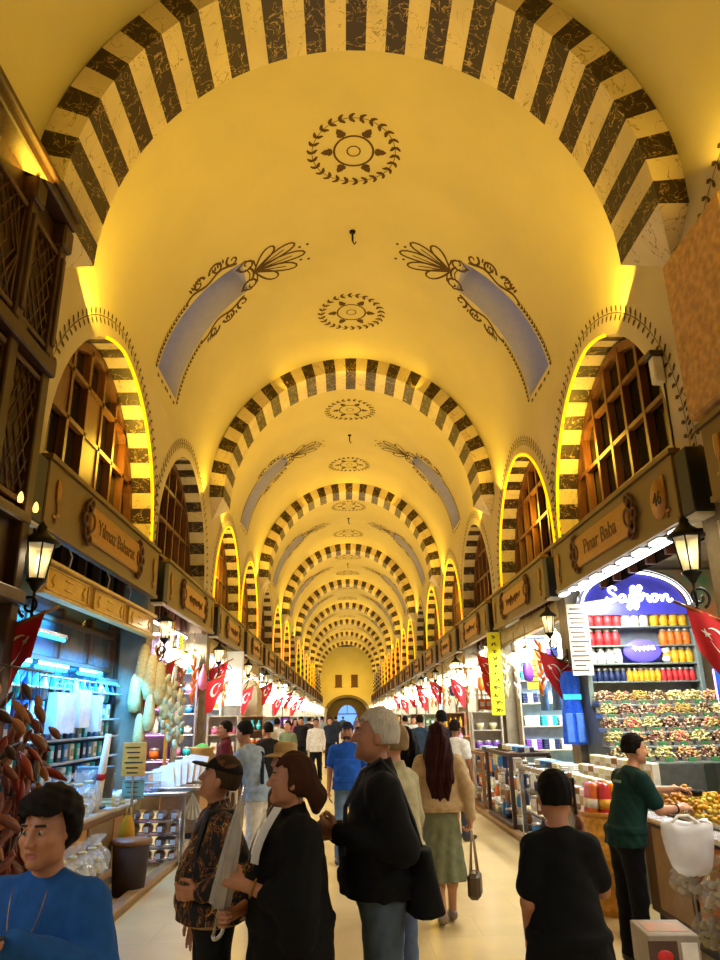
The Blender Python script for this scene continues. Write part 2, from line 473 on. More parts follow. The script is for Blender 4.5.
for i, x in enumerate((-1.05, .95)):
    mb = MB(); mb.box(x - .42, x + .42, YE - .03, YE + .02, 5.3, 6.75); mb.box(x - .5, x + .5, YE - .06, YE - .03, 5.18, 5.3)
    struct(mb.build('window_end_%d' % (i + 1), mat('dark_red_brown_shutter', '#4a2414')))
# ================================================================ PAINTED CEILING ORNAMENT
def stroke2(pts, w, w2=None):
    """ribbon quads in 2-D"""
    n = len(pts); out = []
    for i, p in enumerate(pts):
        a = pts[max(0, i - 1)]; b = pts[min(n - 1, i + 1)]
        dx, dy = b[0] - a[0], b[1] - a[1]; l = math.hypot(dx, dy) or 1
        ww = w if w2 is None else w + (w2 - w) * i / (n - 1)
        out.append(((p[0] - dy / l * ww / 2, p[1] + dx / l * ww / 2), (p[0] + dy / l * ww / 2, p[1] - dx / l * ww / 2)))
    return out
def leaf2(x, y, ang, L, W):
    c, s = math.cos(ang), math.sin(ang)
    q = [(0, 0), (.3, .5), (.7, .38), (1, 0), (.7, -.38), (.3, -.5)]
    return [(x + c * a * L - s * b * W, y + s * a * L + c * b * W) for a, b in q]
class Paint:
    def __init__(s, fn): s.mb = MB(); s.fn = fn
    def stroke(s, pts, w, w2=None, close=False):
        if close: pts = pts + [pts[0]]
        r = stroke2(pts, w, w2); s.mb.grid([[s.fn(*a) for a, b in r], [s.fn(*b) for a, b in r]], 0, False)
    def leaf(s, *a): s.poly(leaf2(*a))
    def poly(s, p): s.mb.add([s.fn(*q) for q in p], [tuple(range(len(p)))])
    def dot(s, x, y, r): s.poly([(x + r * math.cos(k * PI / 4), y + r * math.sin(k * PI / 4)) for k in range(8)])
RP = RV - .006
def crown(a, b): return (RP * math.sin(a / RP), b, RP * math.cos(a / RP))
def circ(r, n=40, cx=0, cy=0, a0=0, a1=2 * PI): return [(cx + r * math.cos(a0 + (a1 - a0) * i / n), cy + r * math.sin(a0 + (a1 - a0) * i / n)) for i in range(n + 1)]
def rosette():
    p = Paint(crown)
    p.stroke(circ(.3), .035); p.stroke(circ(.1, 20), .022)
    for k in range(6):
        t = k * PI / 3; p.leaf(.31 * math.cos(t), .31 * math.sin(t), t, .2, .13)
        for sd in (-1, 1): p.leaf(.33 * math.cos(t), .33 * math.sin(t), t + sd * .9, .1, .06)
    p.stroke(circ(.64), .012)
    for k in range(26):
        t = 2 * PI * k / 26; x, y = .64 * math.cos(t), .64 * math.sin(t); d = t + PI / 2
        p.leaf(x, y, d + .75, .12, .06); p.leaf(x, y, d - .75, .12, .06)
        t += .12
        for r in (.57, .71): p.dot(r * math.cos(t), r * math.sin(t), .016)
    return p.mb.mesh('painted_rosette', M_orn)
def skyl(s):
    def fn(a, y):
        th = a / RV; x = RP * math.cos(th)
        return (s * x, y, RP * math.sin(th))
    p = Paint(fn); A0, A1 = SK0 * RV, SK1 * RV
    def w(a): return .62 - .2 * (a - A0) / (A1 - A0)
    for e in (-1, 1):
        # straight leafy line low, scrolls high
        m = A0 + (A1 - A0) * .52
        n = 16
        for i in range(n):
            a = A0 - .05 + (m - A0) * i / n; y = e * (w(a) + .1)
            p.leaf(a, y, e * .6, .1, .05); p.leaf(a, y, -e * .6, .1, .05)
        def scroll(a, y, r, dr, turns=1.4, st=0.):
            pts = [(a + dr * r * (1 - q / 26) * math.cos(st + q / 26 * turns * 2 * PI), y + e * r * (1 - q / 26) * math.sin(st + q / 26 * turns * 2 * PI)) for q in range(24)]
            p.stroke(pts, .055, .03)
        p.stroke([(m - .1 + (A1 - m) * q / 12, e * (w(m + (A1 - m) * q / 12) + .12 + .05 * math.sin(q * .9))) for q in range(13)], .055)
        scroll(m + .28, e * (w(m) + .22), .15, 1); scroll(m + .7, e * (w(m + .6) + .24), .17, -1); scroll(m + 1.05, e * (w(m + .9) + .2), .15, 1, 1.3, 2)
        for q in range(5):
            p.leaf(m + .1 + q * .06, e * (w(m) + .2 + q * .012), e * 1.9, .16, .05)
            p.leaf(m + .62 + q * .06, e * (w(m + .5) + .2 + .01 * q), e * 1.5, .13, .045)
        scroll(A1 + .08, e * .3, .18, 1, 1.3, PI)
        p.stroke([(A1 - .15, e * .3), (A1 + .05, e * .42), (A1 + .22, e * .3), (A1 + .24, e * .12)], .055, .03)
    for i in range(6):
        p.leaf(A0 - .1, -.6 + 1.2 * i / 5, 1.57 if i < 3 else -1.57, .14, .06)
    p.stroke([(A1 + .1, -.2), (A1 + .16, -.1), (A1 + .18, 0), (A1 + .16, .1), (A1 + .1, .2)], .05)
    p.stroke([(A1 + .02, -.2), (A1 + .08, -.1), (A1 + .1, 0), (A1 + .08, .1), (A1 + .02, .2)], .025)
    for t, L in ((0, 1.0), (.42, .9), (-.42, .9), (.88, .66), (-.88, .66)):      # palmette fan
        c, q = math.cos(t), math.sin(t); pts = []
        for k in range(17):
            u = k / 16 * PI * 2; f = .5 - .5 * math.cos(u); ww = .11 * math.sin(u) * (.35 + f)
            pts.append((A1 + .2 + c * f * L - q * ww, q * f * L * .9 + c * ww))
        p.stroke(pts, .042)
        if abs(t) < .5: p.stroke([(A1 + .3, q * .1), (A1 + .2 + c * L * .75, q * L * .68)], .026)
    for t in (.2, -.2):
        for f in (.86, 1.0): p.dot(A1 + .2 + math.cos(t) * f * 1.08, math.sin(t) * f * .9 * 1.2, .03)
    return p.mb.mesh('painted_skylight_border', M_orn)
ROS = rosette(); SKB = {s: skyl(s) for s in (-1, 1)}
M_iron = mat('black_iron', '#15110d', rough=.5, metal=.6)
for k in range(NB):
    yc = YB[k] + BAY / 2 if False else (YB[k] + YB[k + 1]) / 2
    for d in (-2.3, 2.25): link(ROS, 'painted_rosette', (0, yc + d, ZS), ceil_o)
    for s in (-1, 1): link(SKB[s], 'painted_skylight_border', (0, yc + .02, ZS), ceil_o)
    if k < 5:
        mb = MB(); zt = ZS + RV; mb.tube([(0, yc - .4, zt + .02), (0, yc - .4, zt - .2)], .018); mb.tube([(0, yc - .4, zt - .2), (.03, yc - .4, zt - .27), (.06, yc - .4, zt - .22)], .014)
        mb.lathe([(.06, 0), (.05, -.03), (0, -.03)], c=(0, yc - .4, zt))
        tag(mb.build('ceiling_hook', M_iron), 'small black iron hook hanging from the crown of the %s vault bay' % ('nearest', 'second', 'third', 'fourth', 'fifth', 'sixth')[max(0, k - 1)] if k else 'small black iron hook in the vault bay overhead', 'hook', 'hooks along the vault crown')
# ================================================================ SHOP SHELLS
XP = RV - .06                         # aisle face of the piers
ZC = 3.42                             # shop ceiling
NS = 2 * NB                           # shops on each side (index 0 = the first whole one)
def ys(i): return Y0 + SH * i
M_pier = mat('worn_pier_stone', '#8d8168', rough=.8, var=.2, scale=6)
M_shopwall = mat('cream_shop_wall', '#86775a', rough=.8)
M_shopwall2 = mat('wood_shop_wall', '#4e3016', rough=.6)
M_brass = mat('aged_brass', '#8f6a2a', rough=.35, metal=.8)
M_chrome = mat('brushed_chrome', '#b8b8b8', rough=.25, metal=.9)
M_fascia = mat('bronze_fascia_board', '#6e5228', rough=.5, var=.08, scale=3)
M_plate = mat('light_wood_sign', '#a8701f', rough=.5, var=.12, scale=6, stretch=(1, 1, 6))
M_carve = mat('carved_brown_wood', '#5a3210', rough=.6)
M_black = mat('matt_black', '#0d0b0a', rough=.6)
M_white = mat('off_white', '#d9d5cc', rough=.7)
M_led = mat('cool_white_led', '#f4fbff', emit=7, ecol=(.86, .97, 1.), var=0)
M_warmled = mat('warm_lamp_glow', '#fff1d0', emit=4, ecol=(1., .85, .55), var=0)
M_blueled = mat('blue_led', '#40b0ff', emit=2.6, ecol=(.06, .55, 1.), var=0)
M_glass = mat('clear_glass', '#ffffff', rough=.03, var=0, alpha=.06, spec=.6)
M_lampglass = mat('yellowish_lantern_glass', '#e8dcae', rough=.3, var=.05, alpha=.6, emit=.14, ecol=(1., .86, .5))
M_red = mat('flag_red', '#b01018', rough=.8, var=.08)
M_flagwhite = mat('flag_white', '#e8dfd8', rough=.8, var=.04)
M_timber = wood('kerb_timber', '#7a5630', '#94703f', axis=(6, .6, 6))
for s in (-1, 1):
    mb = MB()
    for i in range(-2, NS + 1):
        y = ys(i); mb.box(min(s * XP, s * (RV + .3)), max(s * XP, s * (RV + .3)), y - .2, y + .2, 0, 3.6)
    struct(mb.build('wall_piers_' + SIDE[s], M_pier))
    mb = MB(); X0, X1 = s * (RV + .0), s * 6.3
    mb.box(min(X0, X1), max(X0, X1), YA, YE, ZC + .42, ZC + .55); struct(mb.build('ceiling_shops_' + SIDE[s], M_shopwall))
    mb = MB()
    for i in range(-2, NS + 1):
        y = ys(i); mb.box(min(s * (RV + .3), s * 6.2), max(s * (RV + .3), s * 6.2), y - .06, y + .06, 0, ZC + .42)
    struct(mb.build('wall_partitions_' + SIDE[s], M_shopwall))
    mb = MB(); mb.box(min(s * 6.2, s * 6.3), max(s * 6.2, s * 6.3), YA, YE, 0, ZC + .42); struct(mb.build('wall_back_' + SIDE[s], M_shopwall))
    # timber kerb along the shop line
    xk = -2.36 if s < 0 else 2.3
    mb = MB(); mb.rbox(xk - .07, xk + .07, 7.7 if s > 0 else 6.3, YE - 1, 0, .07, .015); struct(mb.build('trim_kerb_' + SIDE[s], M_timber))

# ---------------------------------------------------------------- fascia with sign plate
def text_mesh(txt, size, font_shear=0., ext=.004):
    cu = bpy.data.curves.new('lettering', 'FONT'); cu.body = txt; cu.size = size; cu.align_x = 'CENTER'; cu.align_y = 'CENTER'; cu.extrude = ext; cu.shear = font_shear
    o = bpy.data.objects.new('tmp', cu); COL.objects.link(o)
    dg = bpy.context.evaluated_depsgraph_get(); me = bpy.data.meshes.new_from_object(o.evaluated_get(dg))
    bpy.data.objects.remove(o); return me
def face_rot(s): return Euler((PI / 2, 0, -s * PI / 2 if s > 0 else PI / 2), 'XYZ')   # text readable from the aisle
def scroll_plate(w, h):
    """outline of a sign plate with ornate lobed ends"""
    p = []
    p += [(-w / 2, h / 2), (-w / 2, -h / 2)]
    return p
def add_text(txt, size, loc, s, m, parent, shear=0.):
    me = text_mesh(txt, size, shear); me.materials.append(m)
    o = bpy.data.objects.new('lettering', me); COL.objects.link(o); o.parent = parent; o.location = loc; o.rotation_euler = face_rot(s); return o
def scribble(w, h, s, loc, parent, m, seed):
    rg = random.Random(seed); mb = MB(); n = 26
    pts = []
    for i in range(n):
        t = i / (n - 1); pts.append((loc[0], loc[1] + (-w / 2 + w * t), loc[2] + h * .5 * math.sin(i * 2.1 + rg.random()) * (.5 + rg.random())))
    mb.tube(pts, h * .09, n=5); return mb.build('lettering', m, parent)
def fascia(s, i):
    y = ys(i); yc = y + SH / 2; r = thing('shop_fascia', ('bronze brown fascia board above the %s shop on the %s' % (ORD[i], SIDE[s])) if i >= 0 else 'bronze brown fascia board cut by the right edge before the first pier', 'fascia', (s * (RV - .13), yc, ZC + .03), 0, 'fascia boards over the shops')
    L = SH - .62
    mb = MB(); mb.rbox(-.07, .07, -L / 2, L / 2, 0, .66, .01); mb.box(-.1 if s > 0 else -.02, .02 if s > 0 else .1, -L / 2 - .03, L / 2 + .03, .66, .71); mb.box(-.09 if s > 0 else 0, 0 if s > 0 else .09, -L / 2, L / 2, -.03, 0.02)
    mb.build('board', M_fascia, r)
    # plate
    f = -s * .07; pb = MB(); w, h = 1.9, .4
    pb.rbox(min(f, f - s * .035), max(f, f - s * .035), -w / 2, w / 2, .13, .13 + h, .012)
    pl = pb.build('sign_plate', M_plate, r)
    for e in (-1, 1):         # carved scroll ends and a carved tulip
        ob = MB()
        for (dy, dz, rr) in ((0, .0, .1), (.1, .12, .075), (.1, -.12, .075), (.17, 0, .06), (.03, .2, .055), (.03, -.2, .055)):
            ob.tube([(f - s * .03, e * (w / 2 + dy) + rr * math.cos(q * PI / 6), .33 + dz + rr * math.sin(q * PI / 6)) for q in range(12)], .022, n=6, closed=True)
        ob.build('carved_scroll', M_carve, r)
        tb = MB(); c = e * (L / 2 - .25)
        for t in (-.5, 0, .5):
            tb.ball((f - s * .012, c + .05 * t, .4 + .02 * abs(t)), (.012, .03, .12), 8, 6)
        tb.tube([(f - s * .01, c, .32), (f - s * .01, c + .02, .2), (f - s * .01, c - .02, .08)], .012, n=5)
        tb.ball((f - s * .01, c + .04, .17), (.01, .05, .02), 8, 5); tb.ball((f - s * .01, c - .04, .14), (.01, .05, .02), 8, 5)
        tb.build('tulip_carving', M_plate, r)
    nm = {(-1, 0): 'Yılmaz Baharat', (1, 0): 'Pınar Baba'}.get((s, i))
    loc = (f - s * .037, 0, .33)
    if nm: add_text(nm, (.24 if s < 0 else .28), loc, s, M_carve, pl)
    elif i < 7: scribble(1.2, .14, s, loc, pl, M_carve, i * 2 + s)
    if (s, i) == (1, 0):
        nb = MB(); nb.lathe([(.17, -.012), (.17, .012), (0, .014)], n=24, M=Matrix.Translation((f - s * .012, -1.72, .3)) @ Matrix.Rotation(-PI / 2, 4, 'Y'), sx=1.2)
        npl = nb.build('number_plate', M_plate, r); add_text('46', .2, (f - s * .03, -1.72, .3), s, M_black, npl)
    return r
for i in range(0, NS):
    for s in (-1, 1):
        fascia(s, i)
fascia(1, -1)
def black_box():
    r = thing('black_box', 'x', 'box'); MB().rbox(-.1, .1, -.12, .12, 0, .62, .012).build('body', M_black, r)
    MB().rbox(-.09, .09, -.11, .11, -.04, -.005, .008).build('base', M_white, r); return r
for i in range(0, NS):
    for s in (-1, 1):
        inst('bb', black_box, (s * (XP - .09), ys(i) + .04, ZC + .0), 0, 'tall black box fixed on the pier at the near end of the %s %s shop' % (ORD[i], SIDE[s]), 'black boxes on the piers between fascias')

# ---------------------------------------------------------------- lanterns
def lantern():
    r = thing('wall_lantern', 'x', 'lantern')        # origin on the pier face, arm reaching towards -X... mirrored by rotation
    b = MB(); pts = []
    for q in range(25):
        t = q / 24; pts.append((-.02 - .29 * t, 0, -.42 - .16 * math.sin(t * PI) + .12 * t))
    b.tube(pts, .016, n=6)
    sp = [(-.27 + (.1 - .075 * q / 26) * math.cos(-1.2 + q * .32), 0, -.22 + (.1 - .075 * q / 26) * math.sin(-1.2 + q * .32)) for q in range(26)]
    b.tube(sp, .013, n=6); b.tube([(-.3, 0, -.3), (-.3, 0, -.05)], .014, n=6)
    b.rbox(-.03, 0, -.05, .05, -.62, -.3, .008)
    b.build('bracket', M_iron, r)
    g = MB(); g.lathe([(.075, .0), (.125, .32)], n=6, c=(-.3, 0, 0), smooth=False); g.build('glass_pane', M_lampglass, r)
    f = MB()
    for k in range(6):
        q = k * PI / 3; f.tube([(-.3 + .077 * math.cos(q), .077 * math.sin(q), 0), (-.3 + .127 * math.cos(q), .127 * math.sin(q), .32)], .008, n=4)
    f.lathe([(.0, -.12), (.03, -.08), (.05, -.05), (.085, -.01), (.085, .01), (0, .012)], n=12, c=(-.3, 0, 0)); f.build('cage', M_iron, r)
    c = MB(); c.lathe([(.16, .31), (.165, .335), (.12, .37), (.06, .42), (.04, .45), (.045, .47), (.02, .5), (0, .53)], n=12, c=(-.3, 0, 0)); c.build('cap', M_iron, r)
    l = MB(); l.lathe([(.018, .06), (.022, .1), (.022, .2), (0, .23)], n=8, c=(-.3, 0, 0)); l.build('bulb', M_warmled, r)
    return r
for i in range(0, 8):
    for s in (-1, 1):
        inst('lan', lantern, (s * (XP - .005), ys(i) - .06, 2.86), 0 if s > 0 else PI, 'black iron wall lantern with scrolled bracket on the %s pier of the %s side' % (ORD[i], SIDE[s]), 'wall lanterns on the shop piers', None if i == 0 else .8)
# ---------------------------------------------------------------- flags
def flag_mesh():
    mb = MB(); nx, nz = 14, 12; W, H = .46, .6; P = []
    for a in range(nx + 1):
        row = []
        for bq in range(nz + 1):
            u, v = a / nx, bq / nz
            x = -W * u * (1 - .25 * v) - .05 * v; z = .2 * u - H * v * (1 - .25 * u + .12 * math.sin(u * 5)); y = .035 * math.sin(u * 7 + v * 2) * (0.3 + v)
            row.append((x, y, z))
        P.append(row)
    mb.grid(P); return mb, P
def flag():
    r = thing('turkish_flag', 'x', 'flag')
    MB().tube([(.03, 0, -.035), (-.56, 0, .225)], .012, n=6).build('pole', M_brass, r)
    mb, P = flag_mesh(); cl = mb.build('cloth', M_red, r)
    W, H = .46, .6
    def S(u, v, d):
        x = -W * u * (1 - .25 * v) - .05 * v; z = .2 * u - H * v * (1 - .25 * u + .12 * math.sin(u * 5)); y = .035 * math.sin(u * 7 + v * 2) * (0.3 + v)
        return (x, y + d, z)
    em = MB()
    for d in (-.006, .006):
        R = .2; n = 20; out = []; inn = []
        for k in range(n + 1):
            t = .62 + (2 * PI - 1.24) * k / n
            out.append(S(.5 + R * math.cos(t) * 1.15, .42 + R * math.sin(t), d))
            t2 = .95 + (2 * PI - 1.9) * k / n if False else t
            inn.append(S(.5 + .05 + R * .8 * math.cos(t) * 1.1, .42 + R * .8 * math.sin(t), d))
        em.grid([out, inn], 0, False)
        st = []
        for k in range(10):
            q = k * PI / 5; rr = .09 if k % 2 == 0 else .036; st.append(S(.74 + rr * math.cos(q) * 1.1, .44 + rr * math.sin(q), d))
        c = S(.74, .44, d); em.add([c] + st, [(0, k + 1, (k + 1) % 10 + 1) for k in range(10)])
    em.build('crescent_and_star', M_flagwhite, cl)
    return r
for i in range(0, 9):
    for s in (-1, 1):
        for e in {0: (0,), 1: (0,), 2: (0, 1), 3: (0,), 4: (1,), 5: (0, 1), 6: (1,), 7: (0,), 8: (1,)}[i]:
            y = ys(i) - .17 + e * .34
            rz = (0 if s > 0 else PI) + (random.uniform(-.25, .25) if i else (0 if s > 0 else .06))
            inst('flg', flag, (s * XP, y, 2.42 + (0 if e == 0 else .3) + random.uniform(-.08, .08)), rz,
                 ('red crescent flag on a slanted pole at the %s pier, %s side' if e == 0 else 'red crescent flag hung on the far face of the %s pier, %s side') % (ORD[i], SIDE[s]), 'red flags along the shop fronts')
# ================================================================ GOODS
def pick(seq): return seq[random.randrange(len(seq))]
PALN = ['#c7292b', '#e0a21a', '#2f7fc4', '#e8e4da', '#3d8a45', '#7b3fb0', '#d96a1c', '#1d2a55', '#e77aa8', '#8b5a2b', '#d8cf9a', '#22b3b8']
PALNAME = {'#c7292b': 'red', '#e0a21a': 'yellow', '#2f7fc4': 'blue', '#e8e4da': 'white', '#3d8a45': 'green', '#7b3fb0': 'purple', '#d96a1c': 'orange', '#1d2a55': 'navy', '#e77aa8': 'pink', '#8b5a2b': 'brown', '#d8cf9a': 'cream', '#22b3b8': 'turquoise'}
def pm(h): return mat('paint_' + PALNAME[h], h, rough=.5, var=.1)
M_tin = mat('tin_lid', '#c9c4b8', rough=.35, metal=.7)
def jar(h, lid=None):
    def f():
        r = thing('jar', 'x', 'jar')
        MB().lathe([(.042, 0), (.05, .01), (.052, .1), (.04, .125), (.036, .135)], n=12).build('body', pm(h), r)
        MB().lathe([(.04, .132), (.042, .14), (.042, .16), (0, .164)], n=12).build('lid', lid or M_tin, r)
        MB().lathe([(.0522, .035), (.0536, .045), (.0536, .07), (.0525, .08)], n=12).build('label_band', pm(h), r); return r
    return f
def packet(h):
    def f():
        r = thing('tea_packet', 'x', 'packet')
        MB().rbox(-.05, .05, -.035, .035, 0, .16, .008).build('carton', pm(h), r)
        MB().rbox(-.035, .035, -.038, -.034, .04, .11, .002).build('label_panel', M_white if h != '#e8e4da' else mat('gold_print', '#b39a62'), r); return r
    return f
def tin(h):
    def f():
        r = thing('round_tin', 'x', 'tin'); MB().lathe([(.06, 0), (.06, .1)], n=14).build('body', pm(h), r)
        MB().lathe([(.062, .095), (.062, .115), (.02, .12), (0, .13)], n=14).build('lid', M_tin, r); return r
    return f
def towel(h):
    def f():
        r = thing('folded_towel', 'x', 'towel'); mb = MB()
        for k in range(3): mb.rbox(-.15, .15, -.1, .1, k * .03, k * .03 + .034, .014)
        mb.build('folds', pm(h), r); MB().rbox(-.05, .05, -.103, -.098, .0, .09, .002).build('paper_band', M_white, r); return r
    return f
def bottle(h):
    def f():
        r = thing('bottle', 'x', 'bottle'); MB().lathe([(.03, 0), (.034, .01), (.034, .12), (.014, .16), (.013, .2)], n=10).build('body', pm(h), r)
        MB().lathe([(.016, .19), (.016, .215), (0, .217)], n=10).build('cap', M_brass, r); return r
    return f
def plate(h):
    def f():
        r = thing('painted_plate', 'x', 'plate')
        Mx = Matrix.Rotation(PI / 2, 4, 'X')
        MB().lathe([(0, 0), (.07, .0), (.14, .025), (.145, .03), (.14, .032), (.07, .012), (0, .012)], n=20, M=Mx).build('dish', pm(h), r)
        mb = MB()
        for k in range(8):
            q = k * PI / 4; mb.ball((.1 * math.cos(q), -.024, .1 * math.sin(q)), (.022, .006, .022), 6, 4)
        mb.ball((0, -.014, 0), (.04, .006, .04), 8, 4); mb.build('painted_flowers', M_white if h != '#e8e4da' else pm('#2f7fc4'), r); return r
    return f
def heap_mesh(w, d, h, n, rad, seed, mi=1, pw=2):
    rg = random.Random(seed); mb = MB()
    for k in range(n):
        x = rg.uniform(-1, 1) * w / 2; y = rg.uniform(-1, 1) * d / 2
        z = h * (1 - max(abs(2 * x / w), abs(2 * y / d)) ** pw) * rg.uniform(.35, 1)
        mb.ball((x * .93, y * .93, z), (rad * rg.uniform(.8, 1.3), rad * rg.uniform(.8, 1.3), rad * rg.uniform(.6, 1)), 6, 4, mi=rg.randrange(mi))
    return mb
def tray(h, h2, w=.34, d=.4):
    def f():
        r = thing('sweet_tray', 'x', 'tray'); mb = MB()
        mb.box(-w / 2, w / 2, -d / 2, d / 2, 0, .012)
        for sx in (-1, 1): mb.box(sx * w / 2 - .008, sx * w / 2 + .008, -d / 2, d / 2, 0, .06)
        for sy in (-1, 1): mb.box(-w / 2, w / 2, sy * d / 2 - .008, sy * d / 2 + .008, 0, .06)
        mb.build('tray_body', M_chrome, r)
        hb = heap_mesh(w - .03, d - .03, .09, 46, .028, hash((h, h2)) & 255, 2); tag(hb.build('heap', [pm(h), pm(h2)], r, (0, 0, .03)), kind='stuff'); return r
    return f
def sack(h, h2):
    def f():
        r = thing('open_sack', 'x', 'sack')
        MB().lathe([(.17, 0), (.2, .03), (.215, .2), (.2, .36), (.225, .4), (.21, .415), (.19, .39)], n=18).build('burlap', mat('burlap', '#9a7b48', rough=.95, bump=.4, bscale=90), r)
        mb = MB(); mb.lathe([(.19, .37), (.12, .42), (.05, .47), (0, .48)], n=18); tag(mb.build('spice_heap', mat('spice_' + PALNAME[h], h, rough=.95, var=.35, scale=60, bump=.6, bscale=120), r), kind='stuff'); return r
    return f
def bag_hang(h):
    def f():
        r = thing('hanging_bag', 'x', 'bag'); rg = random.Random(3)
        MB().lathe([(.0, -.5), (.1, -.47), (.13, -.36), (.12, -.22), (.05, -.1), (.02, -.04), (.03, 0)], n=12, sy=.6).build('pouch', pm(h), r)
        MB().tube([(0, 0, 0), (.01, 0, .12), (0, 0, .24)], .006, n=5).build('cord', M_iron, r); return r
    return f
def bunch(h, n=12, L=.8, rad=.05, elong=1.8):
    def f():
        r = thing('hanging_bunch', 'x', 'bunch'); rg = random.Random(n)
        MB().tube([(0, 0, .15), (0, 0, -L * .95)], .006, n=5).build('string', M_timber, r)
        for k in range(n):
            q = k * 2.4; z = -L * k / n; e = rad * rg.uniform(.85, 1.2)
            Mx = Matrix.Translation((rad * .9 * math.cos(q), rad * .9 * math.sin(q), z)) @ Matrix.Rotation(rg.uniform(.25, .7), 4, Vector((-math.sin(q), math.cos(q), 0)))
            MB().ball((0, 0, -e * .6), (e * .62, e * .62, e * elong), 7, 6, M=Mx).build('gourd', pm(h), r)
        return r
    return f
def globe_lamp():
    r = thing('hanging_globe_lamp', 'x', 'lamp')
    MB().tube([(0, 0, .1), (0, 0, .42)], .005, n=5).build('chain', M_brass, r)
    MB().lathe([(.0, -.11), (.05, -.1), (.1, -.05), (.11, 0), (.09, .06), (.05, .1)], n=12).build('globe', M_warmled, r)
    MB().lathe([(.055, .09), (.05, .12), (.015, .14)], n=12).build('fitting', M_brass, r); return r
def white_globe():
    r = thing('hanging_crystal_lamp', 'x', 'lamp')
    MB().tube([(0, 0, .12), (0, 0, .4)], .005, n=5).build('chain', M_chrome, r)
    m = MB(); m.lathe([(.16, .07), (.165, .04), (.12, .03), (.125, -.01), (.075, -.02), (.08, -.07), (.02, -.09), (0, -.12)], n=10, smooth=False)
    m.build('crystal_drop', M_led, r); MB().lathe([(.17, .07), (.17, .09), (.05, .13), (.0, .14)], n=14).build('ring', M_chrome, r); return r

def shelf_unit(name, label, cat, W, H, D, n, m, loc, rz=0., group=None, back=True, z0=0., mback=None):
    """open shelving, front towards -Y"""
    r = thing(name, label, cat, loc, rz, group)
    for sx in (-1, 1): MB().rbox(sx * W / 2 - .02, sx * W / 2 + .02, 0, D, 0, H, .005).build('upright', m, r)
    for k in range(n + 1): MB().rbox(-W / 2 + .02, W / 2 - .02, 0, D, z0 + (H - z0) * k / n - .012, z0 + (H - z0) * k / n + .012, .004).build('shelf_board', m, r)
    if back: MB().box(-W / 2, W / 2, D, D + .02, 0, H).build('back_panel', mback or m, r)
    return r
def bowl(h):
    def f():
        r = thing('ceramic_bowl', 'x', 'bowl'); MB().lathe([(.03, 0), (.035, .01), (.06, .05), (.07, .1), (.062, .1), (.03, .03), (0, .025)], n=12).build('bowl_body', pm(h), r); MB().lathe([(.066, .095), (.072, .1), (.066, .106)], n=12).build('rim', M_white, r); return r
    return f
def vase(h):
    def f():
        r = thing('ceramic_vase', 'x', 'vase'); MB().lathe([(.03, 0), (.05, .04), (.055, .09), (.03, .14), (.022, .17), (.035, .2)], n=12).build('vase_body', pm(h), r); MB().lathe([(.053, .08), (.056, .09), (.053, .1)], n=12).build('painted_band', M_white, r); return r
    return f
KIND = {'bowl': (bowl, 'ceramic bowl', .15), 'vase': (vase, 'ceramic vase', .125), 'jar': (jar, 'glass jar', .115), 'packet': (packet, 'carton packet', .115), 'tin': (tin, 'round tin', .135), 'towel': (towel, 'folded towel', .33), 'bottle': (bottle, 'small bottle', .085), 'plate': (plate, 'painted plate', .31)}
def fill(kind, h, x0, x1, loc_fn, where, group, zz=0., step=None, sc=1., rz=0.):
    """a row of one kind between x0 and x1; loc_fn(x) -> world"""
    f, nm, st = KIND[kind]; st = (step or st * 1.06) * sc; sc = min(sc, 1.9); n = max(1, int((x1 - x0) / st)); 
    for k in range(n):
        x = x0 + (x1 - x0) * (k + .5) / n
        inst((kind, h), f(h), loc_fn(x), rz, '%s %s, %s along %s' % (PALNAME[h], nm, ORD[min(k, 19)], where), group, sc)
M_shelfw = mat('white_shelf', '#b5ab98', rough=.5)
M_counter = wood('counter_wood', '#6b4420', '#845a2e', axis=(5, .7, 5))
def counter(s, label, Y, L, D=.75, H=.85, X=None, m=None, rz=None):
    X = X if X is not None else s * (XP - .1 - D / 2)
    r = thing('shop_counter', label, 'counter', (X, Y, 0), 0, 'shop counters')
    MB().rbox(-D / 2 + .03, D / 2 - .03, -L / 2 + .03, L / 2 - .03, .08, H - .04, .01).build('cabinet_body', m or M_counter, r)
    MB().rbox(-D / 2, D / 2, -L / 2, L / 2, H - .04, H, .01).build('counter_top', M_shelfw, r)
    MB().box(-D / 2 + .06, D / 2 - .06, -L / 2 + .06, L / 2 - .06, 0, .08).build('plinth', M_black, r)
    f = -s * (D / 2 - .02); n = max(2, int(L / .7))
    for k in range(n):
        a = -L / 2 + .06 + (L - .12) * k / n; b2 = a + (L - .12) / n - .05
        MB().rbox(min(f, f - s * .02), max(f, f - s * .02), a, b2, .14, H - .1, .006).build('front_panel', M_fascia if k % 2 else M_plate, r)
    return r
